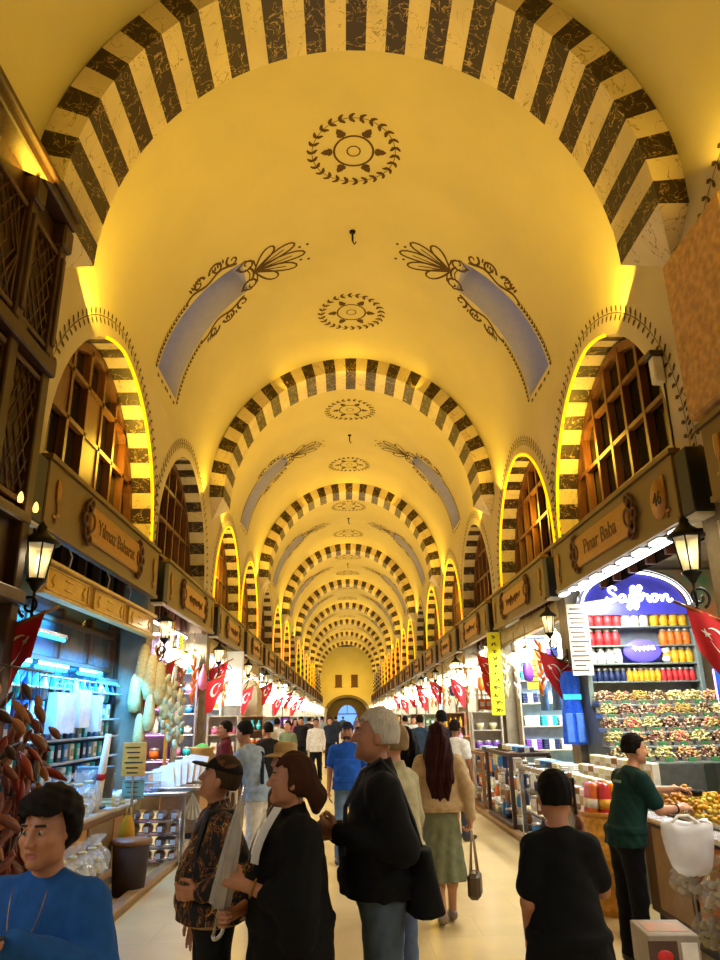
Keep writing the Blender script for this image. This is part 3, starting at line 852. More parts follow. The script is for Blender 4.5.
# ================================================================ ORDINARY SHOPS ALONG THE AISLE
M_valance = mat('fluted_cream_valance', '#c9b98c', rough=.6)
STY = ['#eef6ff', '#fff4e0', '#e4f4ff', '#fff8ee']
def led_tube(L, m=None):
    def f():
        r = thing('led_tube_lamp', 'x', 'lamp'); MB().tube([(0, -L / 2, 0), (0, L / 2, 0)], .022, n=8).build('tube', m or M_led, r)
        MB().box(-.03, .03, -L / 2 - .02, L / 2 + .02, .02, .06).build('housing', M_chrome, r); return r
    return f
def downlight():
    r = thing('ceiling_spotlight', 'x', 'lamp'); MB().lathe([(.07, 0), (.08, .02), (.08, .06), (0, .06)], n=12).build('housing', M_chrome, r)
    MB().lathe([(.06, -.004), (0, -.006)], n=12).build('lens', M_led, r); return r
def valance(s, i):
    y = ys(i) + SH / 2; r = thing('valance', 'fluted cream valance under the fascia of the %s %s shop' % (ORD[i], SIDE[s]), 'valance', (s * (RV + .02), y, ZC - .3), 0, 'fluted valances under the fascias')
    L = SH - .5; mb = MB(); n = 22
    for k in range(n): mb.tube([(0, -L / 2 + L * (k + .5) / n, .02), (0, -L / 2 + L * (k + .5) / n, .28)], L / n * .45, n=6)
    mb.build('flutes', M_valance, r); MB().rbox(-.05, .05, -L / 2, L / 2, -.02, .02).build('lower_rail', M_brass, r); return r
def side_where(s, i): return '%s %s shop' % (ORD[i], SIDE[s])
for i in range(0, NS):
    for s in (-1, 1):
        if i >= 1:
            if (i + s) % 3 != 0 or (s, i) == (1, 1): valance(s, i)
            inst('led', led_tube(3.6), (s * (RV + .3), ys(i) + SH / 2, ZC - .1), 0, 'cool white tube lamp under the ceiling of the ' + side_where(s, i), 'tube lamps in the shops')
            for q in range(3 if i < 8 else 0):
                inst('dl', downlight, (s * (RV + .9), ys(i) + SH * (q + .6) / 3.4, ZC + .36), 0, '%s round spotlight in the ceiling of the %s' % (ORD[q], side_where(s, i)), 'ceiling spotlights in the shops')
random.seed(21)
KCYC = ['packet', 'jar', 'tin', 'bottle', 'towel', 'plate']
for i in range(1, NS):
    for s in (-1, 1):
        yb = ys(i + 1) - .1; where = side_where(s, i)
        special = (s, i) in ((1, 1), (-1, 1))
        # display on the far partition, facing the visitor
        W = 1.55; xc = s * (RV + .36 + W / 2)
        n = 6 if i < 6 else (5 if i < 9 else 4)
        bc = pick(['#cfcabd', '#cfcabd', '#b99a6a', '#9fb4c9'])
        mk = mat('back_' + bc[1:], bc, rough=.5)
        if not special:
            su = shelf_unit('shelf_unit', 'tall goods shelves on the end wall of the ' + where, 'shelves', W, 3.2, .3, n, M_shelfw if i % 3 else M_counter, (xc, yb - .34, .35), 0, 'end wall shelves', mback=mk)
            sc = 1. if i < 3 else (1.5 if i < 6 else (2.3 if i < 10 else 3.0))
            for k in range(n):
                kind = KCYC[(i * 2 + k + (s > 0)) % 6]
                if kind in ('towel', 'plate') and i >= 6: kind = 'bowl' if kind == 'towel' else 'vase'
                scl = sc if kind not in ('towel', 'plate') else 1.15
                if kind in ('bowl', 'vase'): scl = min(sc, 1.9)
                h = pick(PALN); z = .35 + 3.2 * k / n + .014; w2 = W - .12
                if kind == 'plate': fn = lambda x: (xc + x, yb - .1, z + .2)
                else: fn = lambda x: (xc + x, yb - .2, z)
                half = random.random() < .5 and kind not in ('towel', 'plate')
                if half:
                    h2 = pick(PALN); h2 = h2 if h2 != h else PALN[(PALN.index(h) + 3) % 12]
                    fill(kind, h, -w2 / 2, 0, fn, 'the %s shelf of the %s' % (ORD[k], where), 'goods on end wall shelves', sc=scl)
                    fill(kind, h2, 0, w2 / 2, fn, 'the %s shelf of the %s' % (ORD[k], where), 'goods on end wall shelves', sc=scl)
                else: fill(kind, h, -w2 / 2, w2 / 2, fn, 'the %s shelf of the %s' % (ORD[k], where), 'goods on end wall shelves', sc=scl)
        # counter with heaped trays / sacks
        if not ((s, i) in ((1, 1),)):
            counter(s, 'wooden counter in front of the ' + where, ys(i) + SH / 2 + .1, 3.4, .62, .82)
            cx = s * (XP - .1 - .31); nt = 5 if i < 8 else 3
            for q in range(nt):
                h, h2 = pick(PALN), pick(PALN); yy = ys(i) + .9 + 3.2 * q / (nt - 1)
                if (i + q) % 4 == 3 and i < 9: inst(('sack', h), sack(h, h2), (cx, yy, .82), random.random(), 'open burlap sack of %s spice, %s on the counter of the %s' % (PALNAME[h], ORD[q], where), 'open sacks on the counters')
                else:
                    key = ('tray', (i + q + s) % 7); h = PALN[(i * 3 + q) % 12]
                    inst(key, tray(PALN[key[1]], PALN[(key[1] + 4) % 12]), (cx, yy, .82), 0, 'metal tray heaped with sweets, %s on the counter of the %s' % (ORD[q], where), 'sweet trays on the counters', 1.25)
        # things hung along the front
        nh = 8 if i < 10 else 4
        for q in range(nh):
            yy = ys(i) + .7 + (SH - 1.2) * q / nh; xx = s * (XP + .02 - .12 * (q % 2))
            t = (i * 5 + q + (3 if s > 0 else 0)) % 5
            lab = '%s along the front of the %s' % (ORD[q], where)
            if i >= 4 and t in (0, 2): inst('wgl', white_globe, (xx, yy, 2.75 - .2 * (q % 3)), 0, 'sparkling crystal lamp hung ' + lab, 'crystal lamps hung along the shop fronts', 1.5)
            elif t in (1, 3): inst('glb', globe_lamp, (xx, yy, 2.85 - .15 * (q % 2)), 0, 'warm globe lamp hung ' + lab, 'globe lamps hung along the shop fronts', 1.2)
            elif t == 2:
                h = PALN[(i + q) % 12]; inst(('bagh', h), bag_hang(h), (xx, yy, 2.75), random.random() * 3, '%s cloth bag hung %s' % (PALNAME[h], lab), 'cloth bags hung along the shop fronts')
            else:
                h = ['#d8cf9a', '#8b5a2b', '#d96a1c', '#e8e4da'][(i + q) % 4]; inst(('bun', h), bunch(h), (xx, yy, 2.85), random.random() * 3, 'hanging string of %s gourds %s' % (PALNAME[h], lab), 'strings of gourds hung along the shop fronts')
        # upright display panel by the pier, towards the visitor
        if i >= 2:
            xx = s * (XP - .42); yy = ys(i) + .02 - .28
            su = shelf_unit('display_stand', 'narrow display stand against the pier before the ' + where, 'stand', .62, 1.75, .24, 4, M_counter if i % 2 else M_shelfw, (xx, yy, .0), 0, 'narrow display stands at the piers', z0=.3)
            for k in range(4):
                kind = ['packet', 'tin', 'plate', 'bottle'][(i + k + (s > 0)) % 4]; kind = ('bowl', 'vase')[i % 2] if kind == 'plate' else kind; h = PALN[(i * 3 + k * 5 + s) % 12]; z = .3 + 1.45 * k / 4 + .014
                fill(kind, h, -.27, .27, lambda x: (xx + x, yy + .1, z), 'the %s shelf of the stand before the %s' % (ORD[k], where), 'goods on the narrow stands', sc=1.25 if i < 5 else 2.0)
# ================================================================ LEFT FOREGROUND: CARVED WOODEN SHOP FRONT
r = thing('carved_wooden_shopfront', 'dark carved wooden two storey shop front at the far left edge', 'shop front', (-2.95, 0, 0))
FX = 0.
def wb(name, m=M_wooddk): return MB()
m = MB(); m.box(-.26, -.04, 2.6, 5.95, 2.7, 6.3); m.box(-.26, -.04, 2.6, 5.95, 0, .9); m.build('backing', M_wooddk, r)
m = MB()
for y in (2.7, 3.55, 4.4, 5.25, 5.9):
    m.rbox(-.06, .05, y - .07, y + .07, 0, 6.3, .012); m.rbox(-.06, .09, y - .1, y + .1, 4.72, 4.9, .02); m.rbox(-.06, .09, y - .1, y + .1, 6.05, 6.3, .02); m.rbox(-.05, .075, y - .035, y + .035, 5.0, 5.95, .01)
m.build('pilaster', M_wooddk, r)
m = MB()
for z, d, h in ((2.62, .1, .12), (3.3, .06, .1), (4.7, .1, .14), (6.3, .12, .12), (6.4, .16, .08), (6.46, .1, .06)):
    m.rbox(-.26, d, 2.6, 5.97, z, z + h, .015)
m.build('cornice', M_wooddk, r)
m = MB()
for y0 in (2.77, 3.62, 4.47, 5.32):      # lattice panels of the upper storey
    for z0, z1 in ((4.95, 6.0), (3.45, 4.66)):
        y1 = y0 + .69
        for k in range(6):
            y = y0 + (y1 - y0) * k / 5; m.tube([(.0, y, z0), (.0, min(y1, y + .35), (z0 + z1) / 2), (.0, y, z1)], .012, n=4); m.tube([(.0, y, z0), (.0, max(y0, y - .35), (z0 + z1) / 2), (.0, y, z1)], .012, n=4)
        m.rbox(-.02, .03, y0, y1, z0, z0 + .05, .008); m.rbox(-.02, .03, y0, y1, z1 - .05, z1, .008)
m.build('carved_lattice', wood('carved_lattice_wood', '#3a2010', '#54301a'), r)
m = MB()
for y0 in (2.77, 3.62, 4.47):
    m.rbox(-.035, -.0, y0 + .1, y0 + .59, 3.5, 4.6, .02); m.ball((0, y0 + .345, 4.05), (.02, .1, .35), 10, 8)
m.build('raised_panel', wood('panel_wood', '#2e180c', '#3f2412'), r)
# amber bulbs on the ledge
for k in range(2):
    b = MB(); b.lathe([(.0, 0), (.02, .01), (.026, .04), (.015, .08), (0, .1)], n=8); o = b.build('small_amber_bulb', mat('amber_glow', '#ffb050', emit=4, ecol=(1., .45, .1), var=0), None, (-2.85, 5.62 + .3 * k, 3.405))
    tag(o, 'small glowing amber bulb on the wooden ledge, %s from the lantern' % ('first', 'second')[1 - k], 'bulb', 'amber bulbs on the ledge')
# strings of dried peppers and aubergines in front of it
M_dry = [mat('dried_pepper_brown', '#6b2f18', rough=.45, var=.35, scale=12), mat('dried_pepper_red', '#7d2013', rough=.4, var=.3, scale=12), mat('dried_aubergine', '#3a1d16', rough=.5, var=.3, scale=12), mat('dried_gourd_tan', '#9a6034', rough=.55, var=.3, scale=12)]
random.seed(5)
DRY = []
for t in range(4):
    me = []
    for q in range(3):
        mb = MB(); L = .1 + .03 * q; P = []
        for a in range(7):
            z = -L * a / 6; rr = .038 * math.sin(.25 + a / 6 * 2.6) * (1 + .3 * q * (.5 - a / 6))
            P.append([(rr * (1 + .3 * math.sin(3 * k * PI / 5 + q)) * math.cos(k * PI / 5) + .02 * a / 6 * q, rr * math.sin(k * PI / 5), z) for k in range(10)])
        mb.grid(P, 0, True, True); me.append(mb.mesh('dried_pepper', M_dry[t]))
    DRY.append(me)
for k in range(11):
    x = -2.76 + .08 * (k % 3) + random.uniform(-.02, .02); y = 5.0 + .125 * k; top = 2.08 - .2 * (k % 3) + random.uniform(-.1, .1) - .02 * k; n = 21
    rr = thing('string_of_dried_peppers', 'x', 'dried peppers', (x, y, top), 0, 'strings of dried peppers by the carved shop front')
    rr['label'] = 'string of shrivelled brown dried peppers, %s along the row by the carved shop front' % ORD[k]
    MB().tube([(0, 0, -1.3), (0, 0, 0), (-2.68 - x, 0, 2.09 - top)], .004, n=4).build('string', M_timber, rr)
    for q in range(n):
        o = bpy.data.objects.new('dried_pepper', DRY[random.choice((0, 0, 1, 2, 3))][q % 3]); COL.objects.link(o); o.parent = rr
        a = q * 2.4; o.location = (.045 * math.cos(a), .045 * math.sin(a), -.062 * q); o.rotation_euler = (random.uniform(-.9, .9), random.uniform(-.9, .9), a); f = random.uniform(.9, 1.35); o.scale = (f * .72, f * .72, f * 1.25)
rr = MB(); rr.tube([(-2.9, 4.88, 2.1), (-2.68, 4.9, 2.1), (-2.68, 6.28, 2.09)], .008, n=6)
tag(rr.build('hanging_rail', M_iron), 'black iron rail carrying the strings of dried peppers', 'rail')

# ================================================================ LEFT SHOP WITH BLUE LIGHT
Xb = -3.62
MB_ = MB()
r = thing('blue_lit_display_wall', 'glazed display wall washed in blue light in the first left shop', 'display', (Xb, 0, 0))
M_bluewall = mat('blue_grey_backing', '#2a5a80', rough=.5)
MB().box(-.12, -.06, 6.5, 10.75, 0.2, 3.4).build('backing', M_bluewall, r)
m = MB()
for y in (6.9, 7.75, 8.75, 9.75, 10.7): m.rbox(-.06, .03, y - .035, y + .035, 2.38, 3.0, .006)
for z in (2.38, 2.84): m.rbox(-.06, .04, 6.5, 10.75, z - .03, z + .03, .006)
for y in (6.55, 10.72): m.rbox(-.06, .06, y - .05, y + .05, .2, 3.0, .01)
m.build('frame', M_carve, r)
m = MB()
for z in (1.72, 1.5, 1.25, 1.0, 2.05): m.rbox(-.06, .22, 6.6, 10.7, z - .012, z + .012, .004)
m.build('shelf_board', M_shelfw, r)
m = MB(); m.box(.0, .008, 6.95, 10.65, 2.42, 2.96); m.build('glass_pane', M_glass, r)
for k in range(2):            # framed portrait posters behind the glass
    y0 = 8.8 + k * 1.0
    p = thing('framed_poster', 'dark framed poster of a seated figure, %s behind the blue shop glass' % ('nearer one', 'farther one')[k], 'poster', (Xb - .05, y0 + .43, 2.42), 0, 'posters behind the blue shop glass')
    MB().rbox(0, .03, -.4, .4, 0, .52, .006).build('frame', M_wooddk, p)
    MB().box(.03, .034, -.36, .36, .03, .49).build('print', mat('dark_print', '#1c1713', var=.4, scale=6), p)
    f = MB(); f.ball((.036, 0, .38), (.006, .06, .075), 10, 8); f.ball((.036, 0, .15), (.006, .2, .17), 12, 8); f.build('painted_figure', mat('print_figure', '#4a3626', var=.4, scale=14), p)
for k, (y, z) in enumerate(((8.35, 2.27), (9.6, 2.27), (10.35, 2.2), (7.3, 2.27))):
    inst('bled', led_tube(.85, M_blueled), (Xb + .1, y, z), 0, 'glowing blue tube lamp, %s under the glazed panels of the left shop' % ('second', 'third', 'fourth', 'first')[k], 'blue tube lamps')
inst('bled', None, (Xb + .06, 8.3, 2.62), 0, 'glowing blue tube lamp behind the upper glass of the left shop', 'blue tube lamps')
random.seed(9)
bl = ['#2f7fc4', '#e8e4da', '#22b3b8', '#1d2a55']
for k, z in enumerate((1.72, 1.5, 1.25, 1.0)):
    for q in range(18):
        h = bl[(q + k) % 4]; kind = 'packet'
        inst((kind, h), packet(h), (Xb + .1, 6.8 + 3.7 * (q + .5) / 18, z + .013), PI / 2, '%s card packet, %s along the %s blue lit shelf' % (PALNAME[h], ORD[q], ORD[k]), 'packets on the blue lit shelves', 1.15)
for q in range(16):       # trinkets hanging under the lights
    h = bl[q % 4]; y = 7.0 + 3.5 * q / 15
    inst(('ank', h), lambda: bag_hang(h)(), (Xb + .12, y, 2.2), q, 'small %s charm pouch hung in the blue light, %s from the near end' % (PALNAME[h], ORD[q]), 'charms hung in the blue light', .55)
def paper_bag():
    r = thing('white_shopping_bag', 'x', 'bag'); MB().add([(-.17, -.07, 0), (.17, -.07, 0), (.17, .07, 0), (-.17, .07, 0), (-.2, -.06, .42), (.2, -.06, .42), (.2, .06, .42), (-.2, .06, .42)], [(0, 1, 2, 3), (0, 4, 5, 1), (1, 5, 6, 2), (2, 6, 7, 3), (3, 7, 4, 0)]).build('bag_body', M_white, r)
    for sy in (-1, 1): MB().tube([(-.08, sy * .06, .42), (-.07, sy * .06, .52), (.07, sy * .06, .52), (.08, sy * .06, .42)], .007, n=5).build('handle', M_white, r)
    return r
for k in range(3):
    inst('wbag', paper_bag, (-3.3, 8.2 + .55 * k, 1.58 + .05 * (k % 2)), PI / 2 + .2 * (k % 3 - 1), 'white carrier bag hanging in the blue shop, %s from its near end' % ORD[k], 'white carrier bags in the blue shop')
m = MB(); m.tube([(-3.3, 7.5, 2.15), (-3.3, 10.3, 2.15)], .012, n=6); tag(m.build('hanging_rail', M_chrome), 'thin metal rail holding white carrier bags in the blue shop', 'rail')
# golden drawer frieze
r = thing('gilded_frieze', 'gilded wooden frieze with three panels under the first left fascia', 'frieze', (-3.08, 8.75, 2.88)); r.scale = (1, 1, .68)
MB().rbox(-.05, .0, -2.05, 2.05, 0, .42, .01).build('board', mat('gilded_wood', '#b98a3c', rough=.4), r)
MB().rbox(-.05, .07, -2.08, 2.08, .4, .46, .012).rbox(-.05, .08, -2.08, 2.08, -.05, .01, .012).build('rail', mat('pale_gilt_rail', '#d8b66a', rough=.4), r)
for k in range(3):
    y = -1.35 + 1.35 * k
    p = MB(); p.rbox(0, .02, y - .55, y + .55, .06, .36, .01).build('drawer_panel', mat('amber_panel', '#c08a34', rough=.35), r)
    q = MB()
    for (a, b, c, d) in ((y - .58, y + .58, .045, .065), (y - .58, y + .58, .355, .375), (y - .58, y - .56, .045, .375), (y + .56, y + .58, .045, .375)): q.box(0, .03, a, b, c, d)
    for z in (.14, .28): q.rbox(.02, .035, y - .1, y + .1, z - .012, z + .012, .004)
    for e in (-1, 1): q.tube([(.025, y + e * .42 + .03 * math.sin(t * .9), .1 + .02 * t) for t in range(11)], .008, n=4)
    q.build('gilt_tracery', mat('pale_gilt_rail', '#d8b66a'), p if False else r)
for k, y in enumerate((7.35, 8.6, 9.5)):
    m = MB(); m.tube([(-3.09, y, 3.44), (-3.06, y + .05, 3.34), (-3.07, y + .02, 3.19)], .008, n=5)
    tag(m.build('loose_cable', M_white), 'loose white cable end dangling under the first left fascia, %s along' % ORD[k], 'cable', 'loose cables under the left fascia')

# counter and wares before it
counter(-1, 'pale counter crowded with souvenirs before the blue lit shop', 7.55, 1.75, .45, .82, X=-2.89)
cx = -2.78
def rolled(h):
    def f():
        r = thing('paper_roll', 'x', 'roll'); MB().lathe([(.035, 0), (.035, .75), (.0, .75)], n=12).build('sheet', pm(h), r); MB().lathe([(.037, .3), (.037, .36)], n=12).build('band', M_red, r); return r
    return f
for k in range(4):
    inst('roll', rolled('#e8e4da'), (-2.78 - .02 * k, 7.98 + .1 * k, .82), 0, 'tall white paper roll standing on the left counter, %s of the bunch' % ORD[k], 'white paper rolls on the left counter', None, (.05 * k - .05, .1, 0))
def price_board(h, w, hh, lines):
    def f():
        r = thing('price_board', 'x', 'sign'); MB().rbox(-w / 2, w / 2, -.008, .008, 0, hh, .004).build('board', pm(h) if h in PALNAME else mat('paint_' + h, h), r)
        mb = MB()
        for k in range(lines):
            z = hh * (.85 - .75 * k / max(1, lines - 1)); l = w * (.38 - .06 * ((k * 7) % 3)); mb.box(-l, l * (.6 + .13 * (k % 4)), -.0105, -.008, z - hh * .02, z + hh * .02)
        mb.build('handwriting', M_black, r); MB().tube([(0, 0.012, -.84), (0, .012, 0.05)], .01, n=5).build('stick', M_timber, r); return r
    return f
inst('pb_amber', price_board('#d99a35', .27, .36, 6), (-2.62, 8.75, 1.1), .0, 'amber handwritten price board on a stick beside the left counter')
inst('pb_green', price_board('#7fa08c', .25, .2, 4), (-2.62, 8.8, .86), 0, 'small pale green price board below the amber one')
random.seed(31)
M_cello = mat('crinkled_cellophane', '#dfe4e2', rough=.12, alpha=.3, var=.1, spec=1., bump=1., bscale=22)
def cello_bag(h):
    def f():
        r = thing('cellophane_gift_bag', 'x', 'bag'); rg = random.Random(hash(h) & 99); P = []
        for a in range(11):
            z = a / 10 * .4; rr = [.1, .15, .165, .17, .165, .15, .11, .05, .035, .07, .1][a]
            P.append([(rr * (1 + .16 * rg.uniform(-1, 1)) * math.cos(k * PI / 8), rr * .75 * (1 + .16 * rg.uniform(-1, 1)) * math.sin(k * PI / 8), z) for k in range(16)])
        mb = MB(); mb.grid(P, 0, False, True); mb.build('wrapper', M_cello, r)
        tag(heap_mesh(.2, .16, .22, 40, .03, 5, 2).build('contents', [pm(h), M_white], r, (0, 0, .03)), kind='stuff')
        MB().lathe([(.045, .285), (.05, .295), (.045, .305)], n=10).build('tie', pm('#d8cf9a'), r); return r
    return f
for k in range(9):
    h = ['#d8cf9a', '#8b5a2b', '#e8e4da'][k % 3]
    x = -2.54 - .28 * (k // 5) + random.uniform(-.02, .02); y = 6.62 + (.22 if k < 5 else .36) * (k % 5) + (.22 if k >= 5 else 0); z = .82 if k >= 5 else .36
    inst(('cello', h), cello_bag(h), (x, y, z), k, 'clear gift bag of %s sweets, %s' % (PALNAME[h], ('%s on the low crate by the woman in blue' % ORD[k] if k < 5 else '%s on the counter edge above the crate' % ORD[k - 5])), 'clear gift bags at the left counter', .8 if k < 5 else 1.0)
r = thing('low_crate', 'low dark crate holding clear gift bags behind the woman in blue', 'crate', (-2.55, 7.45, 0))
MB().rbox(-.09, .09, -.95, .2, 0, .36, .012).build('crate_body', M_wooddk, r); MB().rbox(-.1, .1, -.96, .21, .3, .36, .008).build('rim', M_counter, r)
r = thing('waste_bin', 'brown woven bin standing on the floor beside the left counter', 'bin', (-2.46, 8.32, 0))
MB().lathe([(.15, 0), (.16, .01), (.19, .5), (.18, .5), (.15, .03), (0, .03)], n=20).build('bin_body', mat('brown_wicker', '#2e1a0e', rough=.8, bump=.6, bscale=60), r); MB().lathe([(.188, .47), (.2, .48), (.2, .51), (.185, .52)], n=20).build('rim', M_counter, r)
r = thing('yellow_carrier_bag', 'yellow plastic carrier bag hanging beside the left counter', 'bag', (-2.58, 8.56, .42)); r.scale = (.65, .65, .75)
P = [[(rr * math.cos(k * PI / 6) * (1 + .2 * math.sin(3 * k)), rr * .5 * math.sin(k * PI / 6), z) for k in range(12)] for rr, z in ((.02, 0), (.12, .02), (.13, .15), (.1, .3), (.05, .4))]
m = MB(); m.grid(P, 0, True, True); m.build('bag_body', pm('#e0a21a'), r); MB().tube([(-.05, 0, .38), (-.03, 0, .5), (.03, 0, .5), (.05, 0, .38)], .012, n=5).build('handle', pm('#e0a21a'), r)
# rack of wrapped shells
r = thing('wire_rack', 'low wire rack of cellophane packs under the left table', 'rack', (-2.62, 9.78, 0))
m = MB()
for x in (-.34, .34):
    for y in (0, .3): m.tube([(x, y, 0), (x, y, .62)], .01, n=5)
for k in range(4):
    z = .04 + .15 * k
    m.tube([(-.34, 0, z), (.34, 0, z), (.34, .3, z), (-.34, .3, z)], .006, n=4, closed=True)
    m.box(-.33, .33, .0, .3, z - .004, z)
m.build('wire_frame', M_chrome, r)
def pack():
    r = thing('wrapped_pack', 'x', 'pack'); MB().ball((0, 0, .062), (.068, .1, .058), 10, 7).build('contents', mat('rosy_brown_sweets', '#9a5a4a', var=.35, scale=30), r)
    MB().ball((0, 0, .064), (.076, .11, .064), 10, 6).build('wrapper', M_cello, r); MB().rbox(-.03, .03, -.112, -.1, .03, .09, .003).build('label_card', M_white, r); return r
for k in range(4):
    for q in range(4): inst('pack', pack, (-2.62 - .255 + .17 * q, 9.92, .046 + .15 * k), 0, 'cellophane pack of rosy sweets, %s from left on %s shelf of the wire rack' % (ORD[q], ORD[k]), 'wrapped packs on the wire rack')
r = thing('display_table', 'small metal edged table with clear boxes beyond the left counter', 'table', (-2.6, 9.95, 0))
MB().rbox(-.5, .42, -.3, .55, .8, .84, .008).build('table_top', M_chrome, r)
for x in (-.46, .38):
    for y in (-.26, .51): MB().rbox(x - .02, x + .02, y - .02, y + .02, 0, .8, .004).build('leg', M_chrome, r)
def card_rack(h):
    def f():
        r = thing('card_fan', 'x', 'cards'); m = MB()
        for k in range(6): m.box(-.11, .11, -.005, .005, 0, .26, 0, Matrix.Translation((.05 * k, .05 * k, .02 * k)) @ Matrix.Rotation(-.5, 4, 'X') @ Matrix.Rotation(.25 * (k - 3) * .3, 4, 'Y'))
        m.build('card', pm(h), r); MB().rbox(-.14, .4, -.05, .35, 0, .03, .006).build('stand', M_chrome, r); return r
    return f
inst(('cards', 0), card_rack('#e8e4da'), (-2.55, 10.0, .84), 0, 'fan of white price cards on the metal edged table', None, 1.2)
for k in range(4):
    def cb():
        r = thing('clear_box', 'x', 'box'); MB().rbox(-.1, .1, -.08, .08, 0, .1, .006).build('box_body', M_cello, r); MB().rbox(-.105, .105, -.085, .085, .1, .115, .004).build('lid', M_white, r); return r
    inst('clb', cb, (-2.9 + .22 * (k % 2), 9.85 + .0 * k, .84 + .116 * (k // 2)), 0, 'clear lidded box, %s %s on the metal edged table' % (('lower', 'upper')[k // 2], ('left', 'right')[k % 2]), 'clear boxes on the table')
r = thing('umbrella_like_paper_fan', 'half open white paper fan hanging off the metal edged table', 'fan', (-2.2, 10.1, .45)); r.name = 'paper_fan'
m = MB()
for k in range(9):
    a = -.6 + 1.2 * k / 8; m.add([(0, 0, .36), (.2 * math.sin(a), .015 * (k % 2), .36 - .34 * math.cos(a)), (.2 * math.sin(a + .15), .015 * ((k + 1) % 2), .36 - .34 * math.cos(a + .15))], [(0, 1, 2)])
m.build('pleats', M_white, r); MB().tube([(0, .0, .34), (0, 0, .42)], .012, n=6).build('grip', M_timber, r)
# clutter on the left counter
random.seed(12)
for k in range(24):
    kind = ['tin', 'packet', 'jar', 'towel'][k % 4]; h = ['#2f7fc4', '#e8e4da', '#e0a21a', '#d8cf9a', '#e8e4da'][k % 5]; f, nm, st = KIND[kind]
    inst((kind, h), f(h), (-3.03 + .13 * (k % 2), 6.8 + .068 * k, .82), k if kind != 'towel' else PI / 2, '%s %s on the souvenir counter of the blue shop, %s in the %s row' % (PALNAME[h], nm, ORD[k // 2], ('back', 'front')[k % 2]), 'clutter on the souvenir counter', 1.0 if kind != 'towel' else .6)
r = thing('till_screen', 'grey screen standing on the souvenir counter of the blue shop', 'screen', (-2.9, 8.3, .82)); MB().rbox(-.2, .2, -.02, .02, .1, .42, .01).build('panel', mat('grey_plastic', '#6d7278'), r); MB().rbox(-.12, .12, -.08, .08, 0, .02, .005).rbox(-.03, .03, -.02, .02, .02, .12, .005).build('stand', M_black, r)

# loofahs on the first inner pier, left
for k in range(7):
    lo = [(-.12, -.05, 2.7, 1.25), (.02, -.12, 2.55, 1.2), (.14, -.1, 2.45, 1.1), (-.2, -.1, 2.3, 1.0), (.24, -.06, 2.2, 1.0), (.05, -.2, 2.0, .9), (-.08, -.2, 1.75, .8)][k]
    def loof():
        r = thing('loofah', 'x', 'loofah'); pr = [(.02, -.5), (.075, -.47), (.1, -.35), (.085, -.2), (.07, -.05), (.04, .03), (.015, .05)]
        MB().lathe(pr, n=14).build('sponge', mat('loofah_fibre', '#d8c07a', rough=.95, var=.18, scale=40, bump=.9, bscale=60), r); MB().tube([(0, 0, .04), (0, 0, .2)], .005, n=4).build('loop', M_timber, r); return r
    inst('loof', loof, (-3.0 + lo[0], 10.72 + lo[1], lo[2]), k, 'long cream loofah, %s in the bundle on the second left pier' % ORD[k], 'loofahs on the second left pier', lo[3])
for k in range(3):
    inst(('bunL', 0), bunch('#d8cf9a', 12, .75, .06, 1.1), (-2.78 + .12 * k, 10.6, 2.3 - .1 * k), k, 'string of round cream sponges beside the loofahs, %s from the wall' % ORD[k], 'strings of sponges beside the loofahs')
# second left shop: mirrored glass shelves with violet light
M_viol = mat('violet_led', '#d090ff', emit=3, ecol=(.8, .35, 1.), var=0)
r = shelf_unit('glass_display_case', 'tall glass shelves lit violet in the second left shop', 'display case', 1.5, 2.6, .35, 6, M_chrome, (-4.0, 13.3, .6), 0, mback=mat('lilac_back', '#c9b8dd', rough=.3))
m = MB()
for k in range(1, 7): m.box(-.7, .7, -.004, .01, 2.6 * k / 6 - .03, 2.6 * k / 6 - .015)
m.build('light_strip', M_viol, r)
for k in range(6):
    for q in range(7):
        kind = ['bottle', 'jar', 'tin'][(k + q // 3) % 3]; h = ['#e77aa8', '#d96a1c', '#7b3fb0', '#e8e4da', '#22b3b8', '#e0a21a'][(k * 2 + q) % 6]; f, nm, st = KIND[kind]
        inst((kind, h), f(h), (-4.0 - .63 + .21 * q, 13.45, .6 + 2.6 * k / 6 + .014), 0, '%s %s, %s from left on the %s violet lit shelf' % (PALNAME[h], nm, ORD[q], ORD[k]), 'wares on the violet shelves', 1.5)
m = MB(); m.rbox(-3.32, -3.26, 13.0, 13.06, 0, 3.4, .01); o = struct(m.build('trim_gilt_post', mat('gilt_post', '#c09a4a', metal=.6, rough=.35)))
r = shelf_unit('glass_display_case', 'tall blue white glass shelves farther in the second left shop', 'display case', .9, 2.4, .3, 6, M_chrome, (-3.7, 15.2, .6), 0, mback=mat('ice_back', '#b8d4ea', rough=.3))
for k in range(6):
    for q in range(4):
        h = ['#22b3b8', '#e8e4da', '#2f7fc4', '#e77aa8'][(k + q) % 4]; f, nm, st = KIND['tin']
        inst(('tin', h), f(h), (-3.7 - .3 + .2 * q, 15.33, .6 + .4 * k + .014), 0, '%s round tin, %s from left on the %s blue white shelf' % (PALNAME[h], ORD[q], ORD[k]), 'tins on the blue white shelves', 1.4)

counter(-1, 'second pale counter heaped with bags beyond the brown bin', 9.05, .95, .4, .78, X=-2.95)
for k in range(8):
    h = ['#e8e4da', '#d8cf9a', '#2f7fc4', '#e8e4da'][k % 4]
    inst(('towel', h), towel(h), (-3.02 + .16 * (k % 2), 8.68 + .2 * (k // 2), .78), PI / 2 + .1 * k, '%s folded cloth on the second pale counter, %s in the %s row' % (PALNAME[h], ORD[k // 2], ('back', 'front')[k % 2]), 'cloths on the second pale counter', (.6, .7, 1.4))

